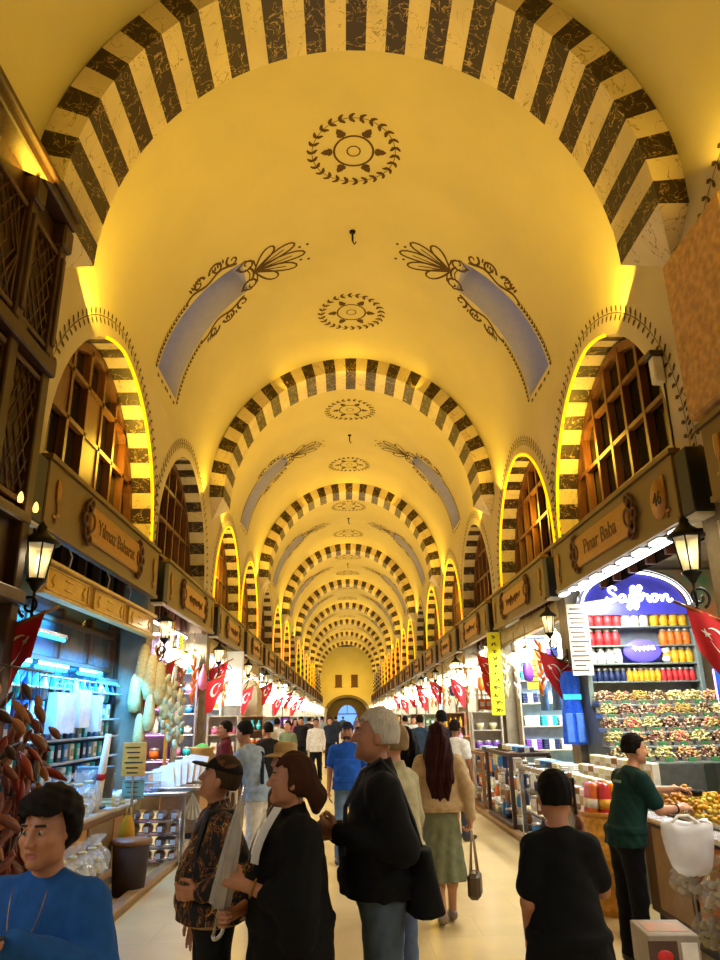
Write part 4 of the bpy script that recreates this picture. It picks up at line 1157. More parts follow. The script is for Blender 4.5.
# fittings of the shops farther along
def chandelier():
    r = thing('chandelier', 'x', 'chandelier'); MB().tube([(0, 0, .0), (0, 0, .5)], .01, n=6).build('chain', M_brass, r)
    m = MB(); m.lathe([(.3, -.1), (.32, -.08), (.3, -.06), (.28, -.08), (.3, -.1)], n=24); m.lathe([(.04, -.2), (.06, -.1), (.03, 0), (.02, .05)], n=10); m.build('ring_frame', M_brass, r)
    for k in range(10):
        a = k * PI / 5; MB().ball((.3 * math.cos(a), .3 * math.sin(a), -.02), (.035, .035, .06), 8, 6).build('bulb', M_warmled, r)
    for k in range(14):
        a = k * PI / 7; MB().tube([(.3 * math.cos(a), .3 * math.sin(a), -.1), (.2 * math.cos(a), .2 * math.sin(a), -.34), (0.03 * math.cos(a), .03 * math.sin(a), -.48)], .012, n=5).build('crystal_string', M_warmled, r)
    return r
inst('chand', chandelier, (2.7, 17.9, 2.85), 0, 'glowing chandelier hung at the front of the third right shop')
inst('chand', None, (-2.7, 27.6, 2.85), 0, 'glowing chandelier hung at the front of the fifth left shop')
inst('chand', None, (2.7, 32.2, 2.85), 0, 'glowing chandelier hung at the front of the sixth right shop')
def robe():
    o = thing('hanging_robe', 'x', 'garment'); m = MB(); P = []
    for a in range(9):
        z = -a / 8 * 1.0; w = .06 + .16 * min(1, a / 1.5) + .05 * a / 8; P.append([(w * math.cos(j * PI / 10), .06 * math.sin(j * PI / 10) * (1 + .4 * math.sin(4 * j)), z) for j in range(20)])
    m.grid(P, 0, True, True); m.build('robe', mat('cream_linen', '#cdbf98', rough=.9, var=.12), o); MB().tube([(0, 0, 0), (0, 0, .3)], .006, n=4).build('hanger', M_chrome, o); return o
for k in range(4): inst('robe', robe, (-2.9 + .06 * (k % 2), 20.9 + .32 * k, 2.75 - .1 * (k % 2)), .3 * k, 'long cream robe hung before the fourth left shop, %s from its near pier' % ORD[k], 'cream robes before the fourth left shop')
r = thing('lit_sign_pillar', 'tall white lit sign pillar at the front of the third left shop', 'sign', (-2.98, 18.4, 0)); MB().rbox(-.22, .22, -.1, .1, 2.0, 3.3, .01).build('light_box', mat('white_light_box', '#eef4f4', emit=.25, ecol=(.9, 1., 1.)), r); MB().rbox(-.2, .2, -.08, .08, 0, 2.0, .01).build('post', M_chrome, r)
m = MB(); m.tube([(-.1 + .05 * math.sin(q * 1.3), -.106, 2.35 + .05 * q) for q in range(14)], .016, n=5); m.build('emblem', mat('grey_print', '#6a7074'), r)
r = thing('red_goods_shelf', 'x', 'shelves'); r['label'] = 'shelf of red and orange boxes at the front of the third right shop'; r.location = (3.0, 16.25, .9)
for k in range(5): MB().rbox(-.3, .3, -.12, .12, .3 * k, .3 * k + .02, .004).build('shelf_board', M_brass, r)
for sx in (-1, 1): MB().rbox(sx * .31 - .012, sx * .31 + .012, -.12, .12, -.9, 1.35, .004).build('upright', M_brass, r)
for k in range(4):
    for q in range(4):
        h = ['#c7292b', '#d96a1c'][(k + q // 2) % 2]; inst(('packet', h), packet(h), (3.0 - .21 + .14 * q, 16.25, .9 + .3 * k + .021), 0, '%s carton packet, %s along the %s shelf of the red goods stand' % (PALNAME[h], ORD[q], ORD[k]), 'packets on the red goods stand', 1.3)
# ================================================================ FIRST RIGHT SHOP: SPICES AND SWEETS
CY = 10.42; CX0, CX1 = 3.28, 4.9; cw = CX1 - CX0; cc = (CX0 + CX1) / 2
M_cab = mat('grey_green_cabinet', '#66706a', rough=.5)
M_violet = mat('violet_sign_panel', '#3b3aa8', rough=.4, emit=.35, ecol=(.10, .09, .6))
M_neonw = mat('white_neon', '#ffffff', emit=6, ecol=(.8, .88, 1.), var=0)
r = thing('spice_cabinet', 'arched spice cabinet with glowing lettering in the first right shop', 'cabinet', (cc, CY, 0))
m = MB()
for sx in (-1, 1): MB().rbox(sx * cw / 2 - .035, sx * cw / 2 + .035, -.02, .32, .3, 3.2, .008).build('side_post', M_cab, r)
arc = [(cw / 2 * math.cos(PI * k / 28), 3.18 + .5 * math.sin(PI * k / 28)) for k in range(29)]
m = MB(); m.add([(x, .3, z) for x, z in arc] + [(cw / 2, .3, .3), (-cw / 2, .3, .3)][::-1][::-1], [tuple(list(range(29)) + [30, 29])]); m.build('back_panel', mat('pale_grey_back', '#8d949c', rough=.4), r)
m = MB(); m.prism([(x * .93, z - 3.0 - (0.02)) for x, z in arc] + [(-cw / 2 * .93, .06), (cw / 2 * .93, .06)], .04, 0, Matrix.Translation((0, .06, 3.0)) @ Matrix.Rotation(PI / 2, 4, 'X')); sp = m.build('sign_panel', M_violet, r)
m = MB(); m.tube([(x * .985, 0.0, z) for x, z in arc], .018, n=6); m.build('neon_rim', M_neonw, r)
m = MB(); m.tube([(x * 1.06, 0.0, 3.18 + (z - 3.18) * 1.12) for x, z in arc], .02, n=6); m.build('outer_moulding', M_chrome, r)
# "Saffron" in a handwritten stroke
S = .001
ST = [
 [(62, 86), (58, 96), (46, 98), (36, 90), (40, 78), (54, 68), (60, 56), (52, 44), (36, 42), (24, 50), (30, 58)],                       # S
 [(92, 62), (84, 68), (74, 62), (70, 50), (76, 42), (86, 46), (92, 62), (92, 48), (98, 42), (106, 48)],                               # a
 [(106, 48), (120, 70), (130, 92), (124, 100), (116, 90), (114, 60), (112, 30), (104, 14), (98, 24), (112, 40), (126, 50)],            # f
 [(126, 50), (140, 70), (152, 94), (146, 102), (138, 92), (136, 60), (134, 28), (126, 14), (120, 24), (134, 40), (148, 48)],           # f
 [(106, 64), (160, 68)],
 [(148, 48), (156, 64), (160, 72), (162, 66), (172, 66), (172, 50), (178, 42), (184, 46)],                                            # r
 [(200, 68), (190, 66), (186, 54), (192, 43), (202, 46), (206, 58), (200, 68), (210, 62), (218, 64)],                                 # o
 [(218, 64), (222, 44), (224, 54), (234, 66), (242, 64), (242, 48), (248, 42), (258, 50)],                                            # n
]
def smooth(pts, n=6):
    P = [Vector((a, b, 0)) for a, b in pts]; out = []
    for i in range(len(P) - 1):
        p0, p1, p2, p3 = P[max(0, i - 1)], P[i], P[i + 1], P[min(len(P) - 1, i + 2)]
        for k in range(n):
            t = k / n; out.append(.5 * ((2 * p1) + (p2 - p0) * t + (2 * p0 - 5 * p1 + 4 * p2 - p3) * t * t + (3 * p1 - p0 - 3 * p2 + p3) * t ** 3))
    return out + [P[-1]]
m = MB(); kx = 1.12 / 240
for st in ST: m.tube([((p.x - 130) * kx * .9 + .02, .005, 3.31 + (p.y - 58) * kx * .82) for p in smooth(st)], .019, n=6)
m.build('neon_lettering', M_neonw, sp)
def zrow(v): return at(625, v, Y=CY).z
ZR = [zrow(626) , zrow(645), zrow(663), zrow(681)]
m = MB()
for z in ZR: m.rbox(-cw / 2, cw / 2, .0, .3, z - .025, z - .002, .005)
m.build('shelf_board', M_cab, r)
m = MB(); m.box(-cw / 2 + .04, cw / 2 - .04, .012, .02, ZR[0] - .024, ZR[0] - .012); m.build('light_strip', M_neonw, r)
rows = [[('#c7292b', 4, .05, .6), ('#e8e4da', 3, .6, 1.0), ('#e0a21a', 4, 1.02, 1.58)], [('#c7292b', 4, .05, .55), ('#d96a1c', 4, 1.14, 1.58)], [('#e8e4da', 4, .05, .55), ('#e0a21a', 4, 1.16, 1.58)], [('#1d2a55', 6, .05, .58), ('#e0a21a', 6, .58, 1.08), ('#c7292b', 6, 1.08, 1.58)]]
for k, row in enumerate(rows):
    for h, n, a, b2 in row:
        for q in range(n):
            sc = 1.5 if k < 3 else 1.0
            inst(('jar', h), jar(h), (CX0 + a + (b2 - a) * (q + .5) / n, CY + .12, ZR[k]), 0, '%s lidded jar, %s of its colour on the %s cabinet shelf from the top' % (PALNAME[h], ORD[q], ORD[k]), 'jars in the spice cabinet', [(1.3, 1.3, 1.6), (1.25, 1.25, 1.5), (1.25, 1.25, 1.4), (.9, .9, 1.15)][k])
r2 = thing('glowing_lens_sign', 'small violet glowing sign in the middle of the spice cabinet', 'sign', (cc + .02, CY + .05, ZR[2]))
MB().ball((0, 0, .17), (.28, .06, .16), 20, 10).build('lens', mat('violet_glow', '#4338c8', emit=1.2, ecol=(.16, .12, .95), var=0), r2)
m = MB(); m.tube([(-.16 + .02 * k, -.066, .2 + .03 * math.sin(k * 2.2)) for k in range(17)], .012, n=5); m.build('lettering', M_neonw, r2)
for sx in (-1, 1):
    for q in range(2):
        def orb():
            o = thing('white_pot', 'x', 'pot'); MB().lathe([(.03, 0), (.06, .03), (.065, .07), (.04, .1), (.0, .105)], n=14).build('pot_body', M_white, o); MB().ball((0, 0, .115), .018, 8, 6).build('knob', M_tin, o); return o
        inst('orb', orb, (cc + .02 + sx * .36, CY + .1 , ZR[2] if q == 0 else ZR[2] + .125), 0, '%s white lidded pot on the %s of the glowing lens sign' % (('lower', 'upper')[q], SIDE[sx]), 'white pots beside the lens sign')
# tiers of sweets below
M_green = mat('green_price_tag', '#2d6b3d')
r = thing('tiered_stand', 'tiered stand carrying trays of sweets below the spice cabinet', 'stand', (cc + .05, CY - .02, 0))
TZ = [(zrow(704), .0), (zrow(717), -.16), (zrow(730), -.32), (zrow(743), -.48), (zrow(757), -.64)]
m = MB()
for k, (z, dy) in enumerate(TZ): m.rbox(-.85 - .04 * k, .85 + .04 * k, dy - .3, dy + .0, z - .04, z - .01, .006)
for sx in (-1, 1): m.add([(sx * .9, 0, 0), (sx * .9, -.95, 0), (sx * .9, -.95, TZ[4][0]), (sx * .9, 0, TZ[0][0])], [(0, 1, 2, 3)])
m.build('step_board', M_cab, r)
cols = ['#7d4a3a', '#d6c998', '#b9a05a', '#c4645a', '#a79850', '#c8bf8a', '#8a7b3a', '#b98a3a', '#b8907a', '#6d4a2a', '#b7a97a']
def sweet(h): return mat('sweet_' + h[1:], h, rough=.6, var=.2, scale=20)
def tray2(ca, cb, ix):
    def f():
        r = thing('sweet_tray', 'x', 'tray'); w, d = .23, .27; mb = MB(); mb.box(-w / 2, w / 2, -d / 2, d / 2, 0, .01)
        for sx in (-1, 1): mb.box(sx * w / 2 - .006, sx * w / 2 + .006, -d / 2, d / 2, 0, .05)
        for sy in (-1, 1): mb.box(-w / 2, w / 2, sy * d / 2 - .006, sy * d / 2 + .006, 0, .05)
        mb.build('tray_body', M_chrome, r); tag(heap_mesh(w, d, .15, 190, .016, ix, 2, 7).build('heap', [sweet(ca), sweet(cb)], r, (0, 0, .03)), kind='stuff')
        MB().rbox(-.05, .05, -d / 2 - .014, -d / 2 - .008, .0, .045, .002).build('price_tag', M_green, r); return r
    return f
for k, (z, dy) in enumerate(TZ):
    n = 7
    for q in range(n):
        ix = (k * 5 + q * 3) % 11
        inst(('t2', ix), tray2(cols[ix], cols[(ix + 1) % 11], ix), (cc + .05 - .75 - .03 * k + (1.5 + .06 * k) * q / (n - 1), CY - .02 + dy - .15, z - .008), 0, 'tray of sweets with green price tag, %s from left on the %s tier' % (ORD[q], ORD[k]), 'sweet trays under the spice cabinet')
# lights under the fascia
for k in range(9):
    def spot():
        o = thing('led_spot', 'x', 'lamp'); MB().rbox(-.05, .05, -.13, .13, 0, .03, .01).build('lens', M_led, o); MB().rbox(-.06, .06, -.14, .14, .03, .05, .006).build('housing', M_chrome, o); return o
    inst('rspot', spot, (RV - .12, 6.75 + .48 * k, ZC - .045), 0, 'bright white led spot under the first right fascia, %s from the near pier' % ORD[k], 'led spots under the first right fascia')
inst('led', None, (RV + .06, ys(0) + SH / 2, ZC - .0), 0, 'long white tube lamp beside the led spots of the first right shop', 'tube lamps in the shops')
# yellow lit ledge above the fascia
m = MB(); m.rbox(3.08, 3.2, 7.0, 9.9, ZC + .73, ZC + .79, .01); o = m.build('ledge_lamp', mat('yellow_ledge_light', '#ffd040', emit=1.1, ecol=(1., .6, .1), var=0)); tag(o, 'long yellow lit ledge lamp on top of the first right fascia', 'lamp')
# posters and boards
def menu(w, h, n):
    def f():
        r = thing('price_list_board', 'x', 'sign'); MB().rbox(-w / 2, w / 2, -.01, .01, 0, h, .004).build('board', mat('ivory_board', '#d6cdb4'), r); m = MB()
        for k in range(n): z = h * (.93 - .86 * k / (n - 1)); l = w * (.36 + .05 * ((k * 5) % 3)); m.box(-l, l * (.5 + .16 * (k % 4)), -.0125, -.01, z - h * .013, z + h * .013)
        m.build('printed_lines', mat('brown_print', '#4b3a2a'), r); return r
    return f
inst('menu', menu(.3, 1.0, 14), (3.16, 10.3, 2.2), 0, 'tall ivory price list board with printed lines left of the spice cabinet', 'ivory price list boards')
inst('menu', None, (3.26, 6.02, 2.3), 0, 'tall ivory price list board behind the nearest right lantern', 'ivory price list boards')
r = thing('blue_poster', 'blue poster with violet lit edge right of the spice cabinet', 'poster', (5.14, CY - .3, .9)); MB().rbox(-.2, .2, 0, .02, 0, 1.35, .004).build('print', mat('blue_print', '#1f4fb0', var=.5, scale=4, emit=.4, ecol=(.03, .1, .6)), r); MB().tube([(-.22, -.01, 0), (-.22, -.01, 1.35)], .012, n=5).build('light_strip', M_viol, r)
r = thing('wall_poster', 'green and orange painted panel above the spice cabinet', 'panel', (4.75, CY + .45, 3.0)); MB().rbox(-.8, .8, 0, .02, 0, .8, .004).build('board', mat('green_orange_print', '#6fae86', col2='#d98a50', scale=2.5), r)
r = thing('blue_dress', 'shiny blue sequinned dress hung on the second right pier', 'dress', (3.06, 10.66, 1.28))
m = MB(); P = []
for a in range(13):
    z = a / 12; w = [.17, .168, .165, .16, .155, .15, .14, .125, .115, .13, .14, .13, .06][a]; P.append([(w * math.cos(k * PI / 10) * (1 + .06 * math.sin(5 * k)), .055 * math.sin(k * PI / 10) * (1 + .3 * math.sin(5 * k)), z) for k in range(20)])
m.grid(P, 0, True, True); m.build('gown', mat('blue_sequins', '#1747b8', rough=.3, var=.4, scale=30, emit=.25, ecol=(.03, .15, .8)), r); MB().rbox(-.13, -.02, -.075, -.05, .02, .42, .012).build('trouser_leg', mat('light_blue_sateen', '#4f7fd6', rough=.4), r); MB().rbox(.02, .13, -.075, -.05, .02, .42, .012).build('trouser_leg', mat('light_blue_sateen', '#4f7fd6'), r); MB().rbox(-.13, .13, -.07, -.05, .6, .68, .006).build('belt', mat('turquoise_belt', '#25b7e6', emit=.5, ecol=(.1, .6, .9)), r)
MB().tube([(-.12, 0, 1.0), (0, 0, 1.08), (.12, 0, 1.0)], .008, n=5).tube([(0, 0, 1.08), (.03, 0, 1.13), (0, 0, 1.16)], .006, n=5).build('hanger', M_chrome, r)

# counter
r = thing('sweet_counter', 'long dark framed counter with tan panels in front of the spice shop', 'counter', (2.62, 6.0, 0))
MB().rbox(-.22, .5, -2.4, .85, .1, .82, .01).build('carcass', M_wooddk, r); MB().rbox(-.3, .52, -2.45, .9, .82, .86, .01).build('counter_top', M_chrome, r); MB().box(-.18, .46, -2.35, .8, 0, .1).build('plinth', M_black, r)
for k in range(4):
    y = -2.3 + .76 * k
    if k <= 2: MB().rbox(-.235, -.215, y, y + .66, .16, .78, .004).build('open_bay', mat('orange_shelf_lining', '#c8752a'), r)
    else: MB().rbox(-.24, -.21, y, y + .62, .16, .78, .006).build('front_panel', mat('tan_panel', '#8a6a38', rough=.45), r)
    MB().rbox(-.25, -.2, y - .09, y - .04, .1, .82, .006).build('stile', mat('dark_grey_stile', '#33302c', rough=.3), r)
for k in range(6):
    q = [('#e0a21a', '#d9b93a'), ('#d8c24a', '#e0a21a'), ('#c98a3a', '#d8a020')][k % 3]
    key = ('yt', k % 3)
    def yt():
        r = thing('sweet_tray', 'x', 'tray'); w, d = .42, .46; mb = MB(); mb.rbox(-w / 2, w / 2, -d / 2, d / 2, 0, .05, .01); mb.build('tray_body', M_chrome, r); tag(heap_mesh(w - .02, d - .02, .17, 190, .021, k, 2, 3).build('heap', [sweet(q[0]), sweet(q[1])], r, (0, 0, .05)), kind='stuff'); return r
    inst(key, yt, (2.74, 4.2 + .5 * k, .86), 0, 'metal tray heaped with yellow sweets, %s along the spice shop counter' % ORD[k], 'trays of yellow sweets on the counter')
r = thing('green_board', 'green framed glass guard standing on the near end of the counter', 'guard', (2.6, 5.12, .86)); MB().rbox(-.16, .16, -.012, .012, .02, .42, .004).build('board', mat('green_felt', '#3f7a58'), r); MB().rbox(-.19, -.16, -.02, .02, 0, .44, .004).rbox(.16, .19, -.02, .02, 0, .44, .004).rbox(-.19, .19, -.02, .02, .42, .45, .004).build('frame', M_brass, r)
for k in range(3): inst(('jar', '#c9b06a'), lambda: jar('#d8cf9a', M_red)(), (2.42 + .02 * k, 4.75 + .13 * k, .86), 0, 'glass jar with red lid at the near end of the counter, %s from the edge' % ORD[k], 'red lidded jars on the counter', 1.3)
for k in range(4):
    h = ['#d8cf9a', '#e8e4da'][k % 2]
    inst(('cello', h), cello_bag(h), (2.28, 5.14 + .2 * k, .16 + .28 * (k % 2)), k, 'clear bag of %s goods leaning on the low counter front, %s from the near end' % (PALNAME[h], ORD[k]), 'clear bags at the counter foot', .8)
# cartons on the floor
def carton(h): 
    def f():
        r = thing('carton_box', 'x', 'box'); MB().rbox(-.15, .15, -.17, .17, 0, .22, .006).build('carton', mat('grey_white_card', '#8f8474'), r)
        MB().rbox(-.152, .02, -.173, -.168, .03, .19, .002).build('printed_panel', mat('brown_pack_print', '#4a3226', var=.3), r); MB().ball((-.06, -.172, .11), (.05, .006, .035), 10, 6).build('red_emblem', pm('#c7292b'), r)
        MB().rbox(.04, .135, -.173, -.168, .04, .18, .002).build('white_label', M_white, r); MB().rbox(-.12, .12, -.1, .1, .219, .223, .002).build('top_print', mat('fruit_print', '#8a8f6a', col2='#c08070', scale=14), r); return r
    return f
for k in range(2): inst('carton', carton(0), (1.74, 4.98, .0 + .222 * k), -.12 + .05 * k, ('lower' if k == 0 else 'upper') + ' fruit print carton stacked on the floor beside the vendor', 'cartons stacked on the floor')
# basket with wrapped sweets
r = thing('wicker_basket', 'tall yellow wicker basket beside the spice shop counter', 'basket', (2.2, 7.18, 0)); m = MB(); P = []
for a in range(17):
    z = .8 * a / 16; w = .17 + .05 * a / 16 + (.008 if a % 2 else 0); P.append([(w * math.cos(k * PI / 12), w * math.sin(k * PI / 12), z) for k in range(24)])
P.append([(.205 * math.cos(k * PI / 12), .205 * math.sin(k * PI / 12), .8) for k in range(24)]); P.append([(.2 * math.cos(k * PI / 12), .2 * math.sin(k * PI / 12), .72) for k in range(24)])
m.grid(P, 0, False, True); m.add([(.2 * math.cos(k * PI / 12), .2 * math.sin(k * PI / 12), .74) for k in range(24)], [tuple(range(24))]); m.build('weave', mat('yellow_wicker', '#c8902c', rough=.6, var=.25, scale=25, bump=.5, bscale=60), r); MB().lathe([(.22, .79), (.235, .8), (.235, .83), (.21, .84), (.2, .8)], n=24).build('rim', M_plate, r)
for k in range(7):
    h = ['#c7292b', '#d96a1c', '#c7292b', '#e77aa8', '#d96a1c', '#c7292b', '#e0a21a'][k]; a = k * PI * 2 / 7
    def roll():
        o = thing('wrapped_sweet_roll', 'x', 'sweets'); MB().lathe([(.05, 0), (.055, .02), (.055, .3), (.05, .32), (.01, .34)], n=12).build('wrapping', mat('foil_' + PALNAME[h], h, rough=.3), o); MB().lathe([(.057, .12), (.057, .2)], n=12).build('paper_band', pm('#e8e4da') if k % 2 else pm('#e0a21a'), o); return o
    inst(('roll', h), roll, (2.2 + .145 * math.cos(a) * (k > 0), 7.18 + .145 * math.sin(a) * (k > 0), .745), a, '%s foil sweet roll standing in the yellow wicker basket, %s of the bunch' % (PALNAME[h], ORD[k]), 'sweet rolls in the wicker basket', None, (.1 * math.sin(a), -.1 * math.cos(a), 0))
# slanted rack of white gift packets
r = thing('slanted_rack', 'slanted rack of white gift cartons behind the wicker basket', 'rack', (2.62, 8.42, 0))
for k in range(4): MB().rbox(-.3 + .15 * k, -.15 + .15 * k, -.95, .95, 0, .7 + .1 * k, .006).build('step', M_cab, r)
for k in range(4):
    for q in range(10):
        h = ['#e8e4da', '#d8cf9a', '#e8e4da', '#d8cf9a', '#e8e4da', '#8b5a2b'][(q + k * 2) % 6]
        inst(('packet', h), packet(h), (2.62 - .225 + .15 * k, 7.57 + .185 * q, .7 + .1 * k), -PI / 2 + .2, '%s gift carton, %s along the %s step of the slanted rack' % (PALNAME[h], ORD[q], ORD[k]), 'gift cartons on the slanted rack', 1.35)
# souvenir cases
def case(label, X, Y, L, D, H, m, n):
    r = thing('glass_souvenir_case', label, 'display case', (X, Y, 0), 0, 'glass souvenir cases')
    e = .03
    fr = MB()
    for sx in (-1, 1):
        for sy in (-1, 1): fr.rbox(sx * D / 2 - e, sx * D / 2 + e, sy * L / 2 - e, sy * L / 2 + e, 0, H, .006)
    for z in (.1, H): 
        for sx in (-1, 1): fr.rbox(sx * D / 2 - e, sx * D / 2 + e, -L / 2, L / 2, z - .03, z + .03, .006)
        for sy in (-1, 1): fr.rbox(-D / 2, D / 2, sy * L / 2 - e, sy * L / 2 + e, z - .03, z + .03, .006)
    fr.build('frame', m, r); MB().box(-D / 2, D / 2, -L / 2, L / 2, 0, .1).build('base', m, r)
    sh = MB()
    for k in range(1, n): sh.box(-D / 2, D / 2, -L / 2, L / 2, .1 + (H - .1) * k / n - .006, .1 + (H - .1) * k / n + .006)
    sh.build('glass_shelf', M_glass, r)
    return r
case('chrome framed glass case of trinkets in front of the towel shop', 2.62, 10.2, 1.6, .6, .98, M_chrome, 3)
case('dark wooden framed glass case of trinkets beyond the chrome framed one', 2.62, 12.6, 1.9, .6, 1.1, M_wooddk, 4)
case('farthest dark wooden framed glass case before the right towel shop', 2.62, 14.7, 1.3, .6, 1.0, M_counter, 3)
random.seed(17)
for ci, (Yc, L, H, n) in enumerate(((10.2, 1.6, .98, 3), (12.6, 1.9, 1.1, 4), (14.7, 1.3, 1.0, 3))):
    for k in range(n):
        z = .106 + (H - .1) * k / n + (.0 if k else -.004)
        for q in range(9):
            kind = ['tin', 'jar', 'bottle', 'packet'][(q + k) % 4]; h = ['#1d2a55', '#e8e4da', '#8b5a2b', '#1d2a55', '#2f7fc4', '#d8cf9a', '#8b5a2b', '#e8e4da', '#d96a1c'][(q * 5 + k * 3 + ci) % 9]; f, nm, st = KIND[kind]
            inst((kind, h), f(h), (2.46 + .14 * (q % 2), Yc - L / 2 + .12 + (L - .24) * q / 8, z), q, '%s %s, %s along the %s shelf of the %s' % (PALNAME[h], nm, ORD[q], ORD[k], ('chrome framed case', 'dark framed case', 'farthest souvenir case')[ci]), 'trinkets in the souvenir cases', 1.25)
    for q in range(5):
        h = ['#e8e4da', '#2f7fc4', '#1d2a55', '#d8cf9a'][(q * 3 + ci * 2) % 4]; inst(('towel', h), towel(h), (2.62, Yc - L / 2 + .2 + (L - .4) * q / 4, H + .031), .1 * q, '%s folded cloth lying on top of the %s, %s along' % (PALNAME[h], ('chrome framed case', 'dark framed case', 'farthest souvenir case')[ci], ORD[q]), 'cloths on the souvenir cases', .8)
# towel shop (second right)
su = shelf_unit('towel_shelves', 'tall shelves stacked with folded towels in the second right shop', 'shelves', 1.5, 2.7, .3, 6, M_shelfw, (4.15, 15.2, .55), 0, mback=mat('ice_back', '#b8d4ea'))
for k in range(6):
    for q in range(4):
        for t in range(2):
            h = ['#e8e4da', '#7b3fb0', '#e8e4da', '#1d2a55', '#22b3b8', '#e8e4da'][(k + q * 2) % 6]
            inst(('towel', h), towel(h), (4.15 - .54 + .36 * q, 15.33, .55 + 2.7 * k / 6 + .014 + .095 * t), 0, '%s folded towel, %s of stack %s on the %s shelf' % (PALNAME[h], ('bottom', 'top')[t], ('one', 'two', 'three', 'four')[q], ORD[k]), 'towels on the second right shop shelves', 1.05)
for k in range(3):
    def shirt():
        o = thing('hanging_kaftan', 'x', 'garment'); m = MB(); P = []
        for a in range(9):
            z = -a / 8 * .75; w = .06 + .13 * min(1, a / 1.5) + .02 * a / 8; P.append([(w * math.cos(j * PI / 9), .05 * math.sin(j * PI / 9) * (1 + .3 * math.sin(4 * j)), z) for j in range(18)])
        m.grid(P, 0, True, True); m.build('robe', mat('blue_cotton', '#3f6fa8', var=.3), o); MB().rbox(-.02, .02, -.06, -.045, -.6, 0, .004).build('placket', M_white, o); MB().tube([(0, 0, 0), (0, 0, .12)], .005, n=4).build('hanger', M_chrome, o); return o
    inst('kaf', shirt, (3.36, 11.6 + .8 * k, 2.5), PI / 2, 'blue hanging kaftan in the towel shop, %s from its near pier' % ORD[k], 'kaftans in the towel shop')
r = thing('pointed_yellow_sign', 'yellow pointed arch sign hanging in the second right shop', 'sign', (3.42, 14.1, 2.15)); m = MB(); m.prism([(-.13, 0), (.13, 0), (.13, .55), (.1, .68), (0, .78), (-.1, .68), (-.13, .55)], .02, 0, Matrix.Rotation(PI / 2, 4, 'X')); m.build('board', pm('#e0a21a'), r); m = MB()
for k in range(5): m.box(-.08, .08, -.024, -.021, .12 + .1 * k, .15 + .1 * k)
m.build('printed_lines', M_carve, r)
# tall yellow banner
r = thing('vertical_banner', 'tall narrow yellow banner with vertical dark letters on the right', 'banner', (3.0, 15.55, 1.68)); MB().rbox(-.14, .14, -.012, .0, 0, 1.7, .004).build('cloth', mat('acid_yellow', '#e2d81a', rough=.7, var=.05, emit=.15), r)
m = MB(); rg = random.Random(2)
for k in range(11):
    z = .1 + 1.5 * k / 10
    for q in range(3): a = rg.uniform(-.06, .06); m.tube([(a, -.016, z - .035), (a + rg.uniform(-.05, .05), -.016, z), (rg.uniform(-.06, .06), -.016, z + .035)], .009, n=4)
m.build('lettering', M_black, r)
# stone pilaster and right foreground frame
m = MB(); m.rbox(RV - .2, RV + .02, 4.9, 6.05, 4.25, 5.95, .03); struct(m.build('trim_stone_pilaster', mat('ochre_ashlar', '#c2965a', rough=.9, var=.25, scale=14, bump=.5, bscale=30)))
# small wall fixtures over the first right fascia
r = thing('security_light', 'small white wall lamp with dark cap beside the first right window', 'lamp', (RV - .07, 6.75, 5.0)); MB().rbox(-.05, .06, -.06, .06, 0, .3, .012).build('body', M_white, r); MB().rbox(-.09, .06, -.09, .09, .3, .36, .012).build('cap', M_wooddk, r); MB().tube([(.06, 0, 0), (.06, .02, -.7)], .01, n=5).build('conduit', M_black, r)
